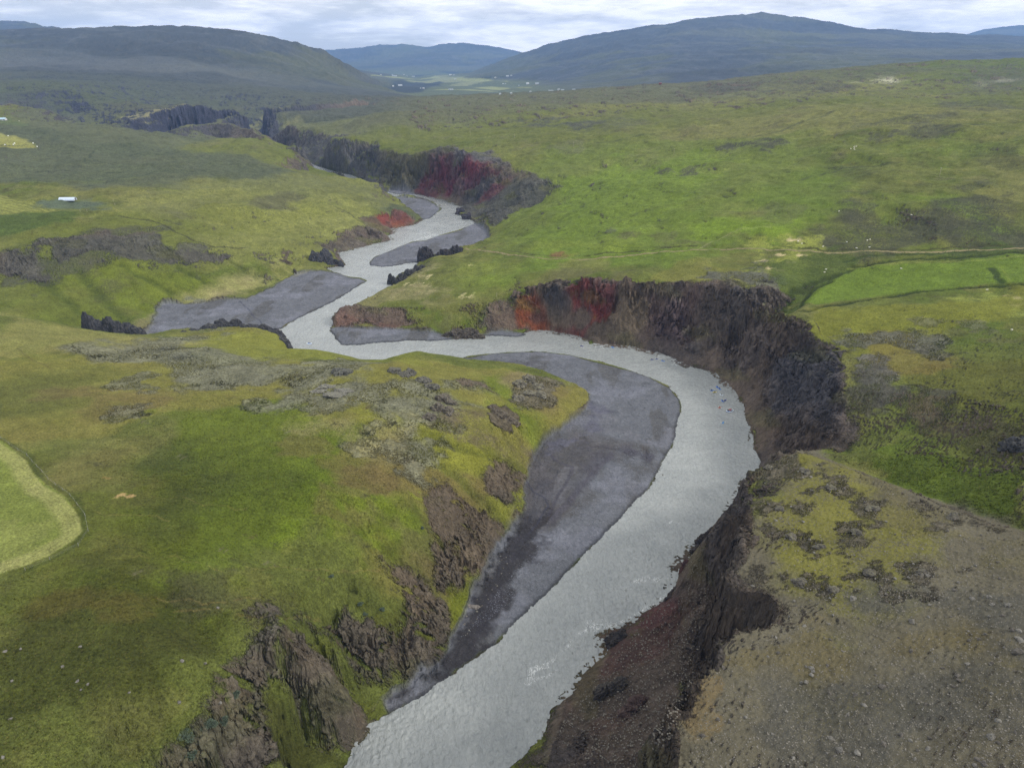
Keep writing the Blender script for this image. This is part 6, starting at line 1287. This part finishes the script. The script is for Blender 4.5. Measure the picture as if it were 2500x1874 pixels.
def packraft(u, v, rz, c, label, plabel, suit='navy', ve='blue', he='navy', kay=False):
    x, y, z = onz(u, v, .05); root = empty('packraft' if not kay else 'kayak', (x, y, .0), label, 'kayak' if kay else 'inflatable boat', 'small one-person boats on the river', rz)
    if not kay:
        bm = bmesh.new(); tube(bm, ring_path(2.1, .74), .15, 10, close=True); from_bm('tube', bm, tubc[c], root, True); bm = bmesh.new(); box(bm, 0, 0, .06, 1.75, .5, .05); from_bm('floor', bm, dkfl, root); bm = bmesh.new(); box(bm, -.42, 0, .14, .34, .44, .12); from_bm('seat', bm, dkfl, root)
        sx = -.40
    else:
        bm = bmesh.new(); tube(bm, [(-1.3,0,.24), (-1.15,0,.16), (-.7,0,.12), (0,0,.10), (.7,0,.12), (1.2,0,.17), (1.35,0,.26)], [.03, .14, .28, .33, .27, .12, .03], 14, sq=.55); from_bm('hull', bm, tubc[c], root, True)
        bm = bmesh.new(); tube(bm, [(math.cos(t) * .42 - .1, math.sin(t) * .25, .28) for t in [2 * PI * k / 20 for k in range(20)]], .03, 6, close=True); from_bm('cockpit_rim', bm, dkfl, root, True); sx = -.2
    ca, sa = math.cos(rz), math.sin(rz)
    person((x + sx * ca, y + sx * sa, .16 if not kay else .12), rz, plabel, suit, ve, he); paddle((x + (sx + .42) * ca, y + (sx + .42) * sa, .50), rz + .15, 'double paddle held by the ' + plabel.replace('person in ', 'one in ').replace('paddler', 'one')[:70], rnd.uniform(-.35, .35))
    return root
BT = [(1751,945,1.9,'blue','navy blue packraft, topmost of the group above the big raft','paddler in navy, topmost of the group','navy','blue','navy'), (1757,949.5,-1.3,'blue','blue packraft just below and right of the topmost one','paddler in blue, second from the top of the group','blue','black','navy'),
      (1738,953,.2,'blue','blue packraft left of the yellow kayak','paddler in navy beside the yellow kayak','navy','black','navy'), (1761.5,964,-.8,'pale','pale blue packraft in the middle of the group','paddler in navy in the middle of the group','navy','black','white'),
      (1764,979,-1.2,'blue','blue packraft, left one of two close together','paddler in navy, left of two close together','navy','blue','navy'), (1770.5,977,.8,'navy','navy packraft with a white bow, right of two close together','paddler in navy, right of two close together','navy','black','white'),
      (1765,1032,1.1,'light','light blue packraft alone below the big raft','paddler in blue alone below the big raft','blue','black','navy'), (1420.5,845,-.4,'navy','dark packraft plunging in the white rapid under the red cliff','paddler in navy amid the white rapid','navy','black','navy'),
      (1496,848,-.5,'light','bright blue packraft right after the first rapid','paddler in blue right after the first rapid','blue','blue','navy'), (1619,881.5,-.5,'blue','blue packraft at the second rapid under the cliff','paddler in navy at the second rapid','navy','blue','navy'),
      (1604,876,.3,'navy','dark packraft half hidden by spray, just left of the second rapid\'s blue one','paddler in black half hidden by spray','black','black','navy'), (1592,877.5,.2,'navy','dark packraft in the foam, leftmost at the second rapid','paddler in black, leftmost at the second rapid','black','black','navy')]
for u, v, rz, c, lb, pl, s_, ve, he in BT: packraft(u, v, rz, c, lb, pl, s_, ve, he)
packraft(1745, 957, .15, 'yellow', 'yellow kayak at the left of the group', 'paddler in black in the yellow kayak', 'black', 'black', 'navy', True)
packraft(1757, 995, .35, 'red', 'orange-red kayak left of the big raft', 'paddler in red in the orange-red kayak', 'red', 'red', 'red', True)
def raft(u, v, rz, L_, W_, label, grp=None, outer='pale'):
    x, y, z = onz(u, v, .05); root = empty('rubber_raft', (x, y, 0), label, 'raft', grp, rz)
    bm = bmesh.new(); tube(bm, ring_path(L_, W_, 36, .38), .25, 12, close=True); tb = from_bm('tube', bm, tubc['pale'], root, True)
    bm = bmesh.new(); tube(bm, [(p[0] * 1.06, p[1] * 1.10, p[2] - .11) for p in ring_path(L_, W_, 36, .38)], .20, 8, close=True); from_bm('rub_strip', bm, tubc['navy'], tb, True)
    bm = bmesh.new(); box(bm, 0, 0, .08, L_ * .84, W_ * .72, .08); from_bm('floor', bm, dkfl, root)
    for k in (-.2, .2): bm = bmesh.new(); tube(bm, [(k * L_, -W_ * .40, .34), (k * L_, W_ * .40, .34)], .15, 10); from_bm('thwart', bm, tubc['blue'], root, True)
    return (x, y)
x, y = raft(1781.5, 1003.5, .35, 4.3, 1.9, 'big pale blue rubber raft carrying six people on the river bend')
names = ['front left', 'front right', 'middle left', 'middle right', 'rear left']; k = 0
for dx_, dy_ in ((1.1, .62), (1.1, -.62), (.1, .66), (.1, -.66), (-.8, .62)):
    ca, sa = math.cos(.35), math.sin(.35); person((x + dx_ * ca - dy_ * sa, y + dx_ * sa + dy_ * ca, .42), .35 + rnd.uniform(-.2, .2), f'rafter in {"red" if k % 2 == 0 else "black"} sitting {names[k]} in the big raft', 'red' if k % 2 == 0 else 'black', 'red' if k in (0, 2, 3) else 'black', ['red', 'white', 'red', 'navy', 'yellow'][k], 'rafters in the big raft'); k += 1
person((x - 1.55 * ca, y - 1.55 * sa, .62), .35, 'guide in black sitting high at the stern of the big raft', 'black', 'black', 'navy', 'rafters in the big raft')
x, y = raft(755, 839, 3.05, 3.2, 1.5, 'small blue raft alone on the calm water upstream')
person((x - .5, y, .40), 3.0, 'rower in navy leaning back at the left of the small raft', 'navy', 'blue', 'white', None); person((x + .7, y, .40), 3.1, 'passenger in navy at the right of the small raft', 'navy', 'black', 'navy', None)

# --- the dirt track
tw = ground([(u, v) for u, v in TRACK]); bm = bmesh.new(); rows = []; tp_ = []
for a, b_ in zip(tw[:-1], tw[1:]):
    n = max(2, int(np.hypot(*(b_ - a)[:2]) / 1.5))
    for q in range(n): tp_.append((a + (b_ - a) * q / n)[:2])
tp_ = np.array(tp_)
for _ in range(12): tp_[1:-1] = (tp_[:-2] + tp_[1:-1] * 2 + tp_[2:]) / 4
for i in range(len(tp_)):
    a = tp_[max(0, i - 1)]; b_ = tp_[min(len(tp_) - 1, i + 1)]; d = (b_ - a) / np.hypot(*(b_ - a)); nrm = np.array((-d[1], d[0])); row = []
    for w in (-1.25, -.75, -.25, .25, .75, 1.25):
        q = tp_[i] + nrm * w; row.append(bm.verts.new((q[0], q[1], hz(q[0], q[1]) + (.05 if abs(w) > 1 else .10 if abs(w) < .5 else .06))))
    rows.append(row)
for r0, r1_ in zip(rows[:-1], rows[1:]):
    for k in range(5): bm.faces.new((r0[k], r1_[k], r1_[k + 1], r0[k + 1]))
o = from_bm('path', bm, mat('track gravel', tuple(alb(122,114,84)), .95, .1, noise=.25, nscale=.5)); o['kind'] = 'structure'
print('things', time.time() - T0)
# haze: the air between here and the mountains
hm = bpy.data.materials.new('air'); hm.use_nodes = True; t = hm.node_tree; t.nodes.clear()
ho = t.nodes.new('ShaderNodeOutputMaterial'); pv = t.nodes.new('ShaderNodeVolumePrincipled'); pv.inputs['Color'].default_value = (.28, .52, 1.0, 1); pv.inputs['Density'].default_value = 4.4e-5; pv.inputs['Anisotropy'].default_value = .1
t.links.new(pv.outputs[0], ho.inputs['Volume'])
me = bpy.data.meshes.new('haze'); x0, x1, y0, y1, z0, z1 = -31000, 31000, -3000, 15600, float(Z.min()) - 1, max(float(Z.max()), CAMH) + 60
me.from_pydata([(x, y, z) for z in (z0, z1) for y in (y0, y1) for x in (x0, x1)], [], [(0, 2, 3, 1), (4, 5, 7, 6), (0, 1, 5, 4), (2, 6, 7, 3), (0, 4, 6, 2), (1, 3, 7, 5)])
me.materials.append(hm); o = bpy.data.objects.new('haze', me); sc.collection.objects.link(o); kind(o, 'stuff')
print('done', time.time() - T0)
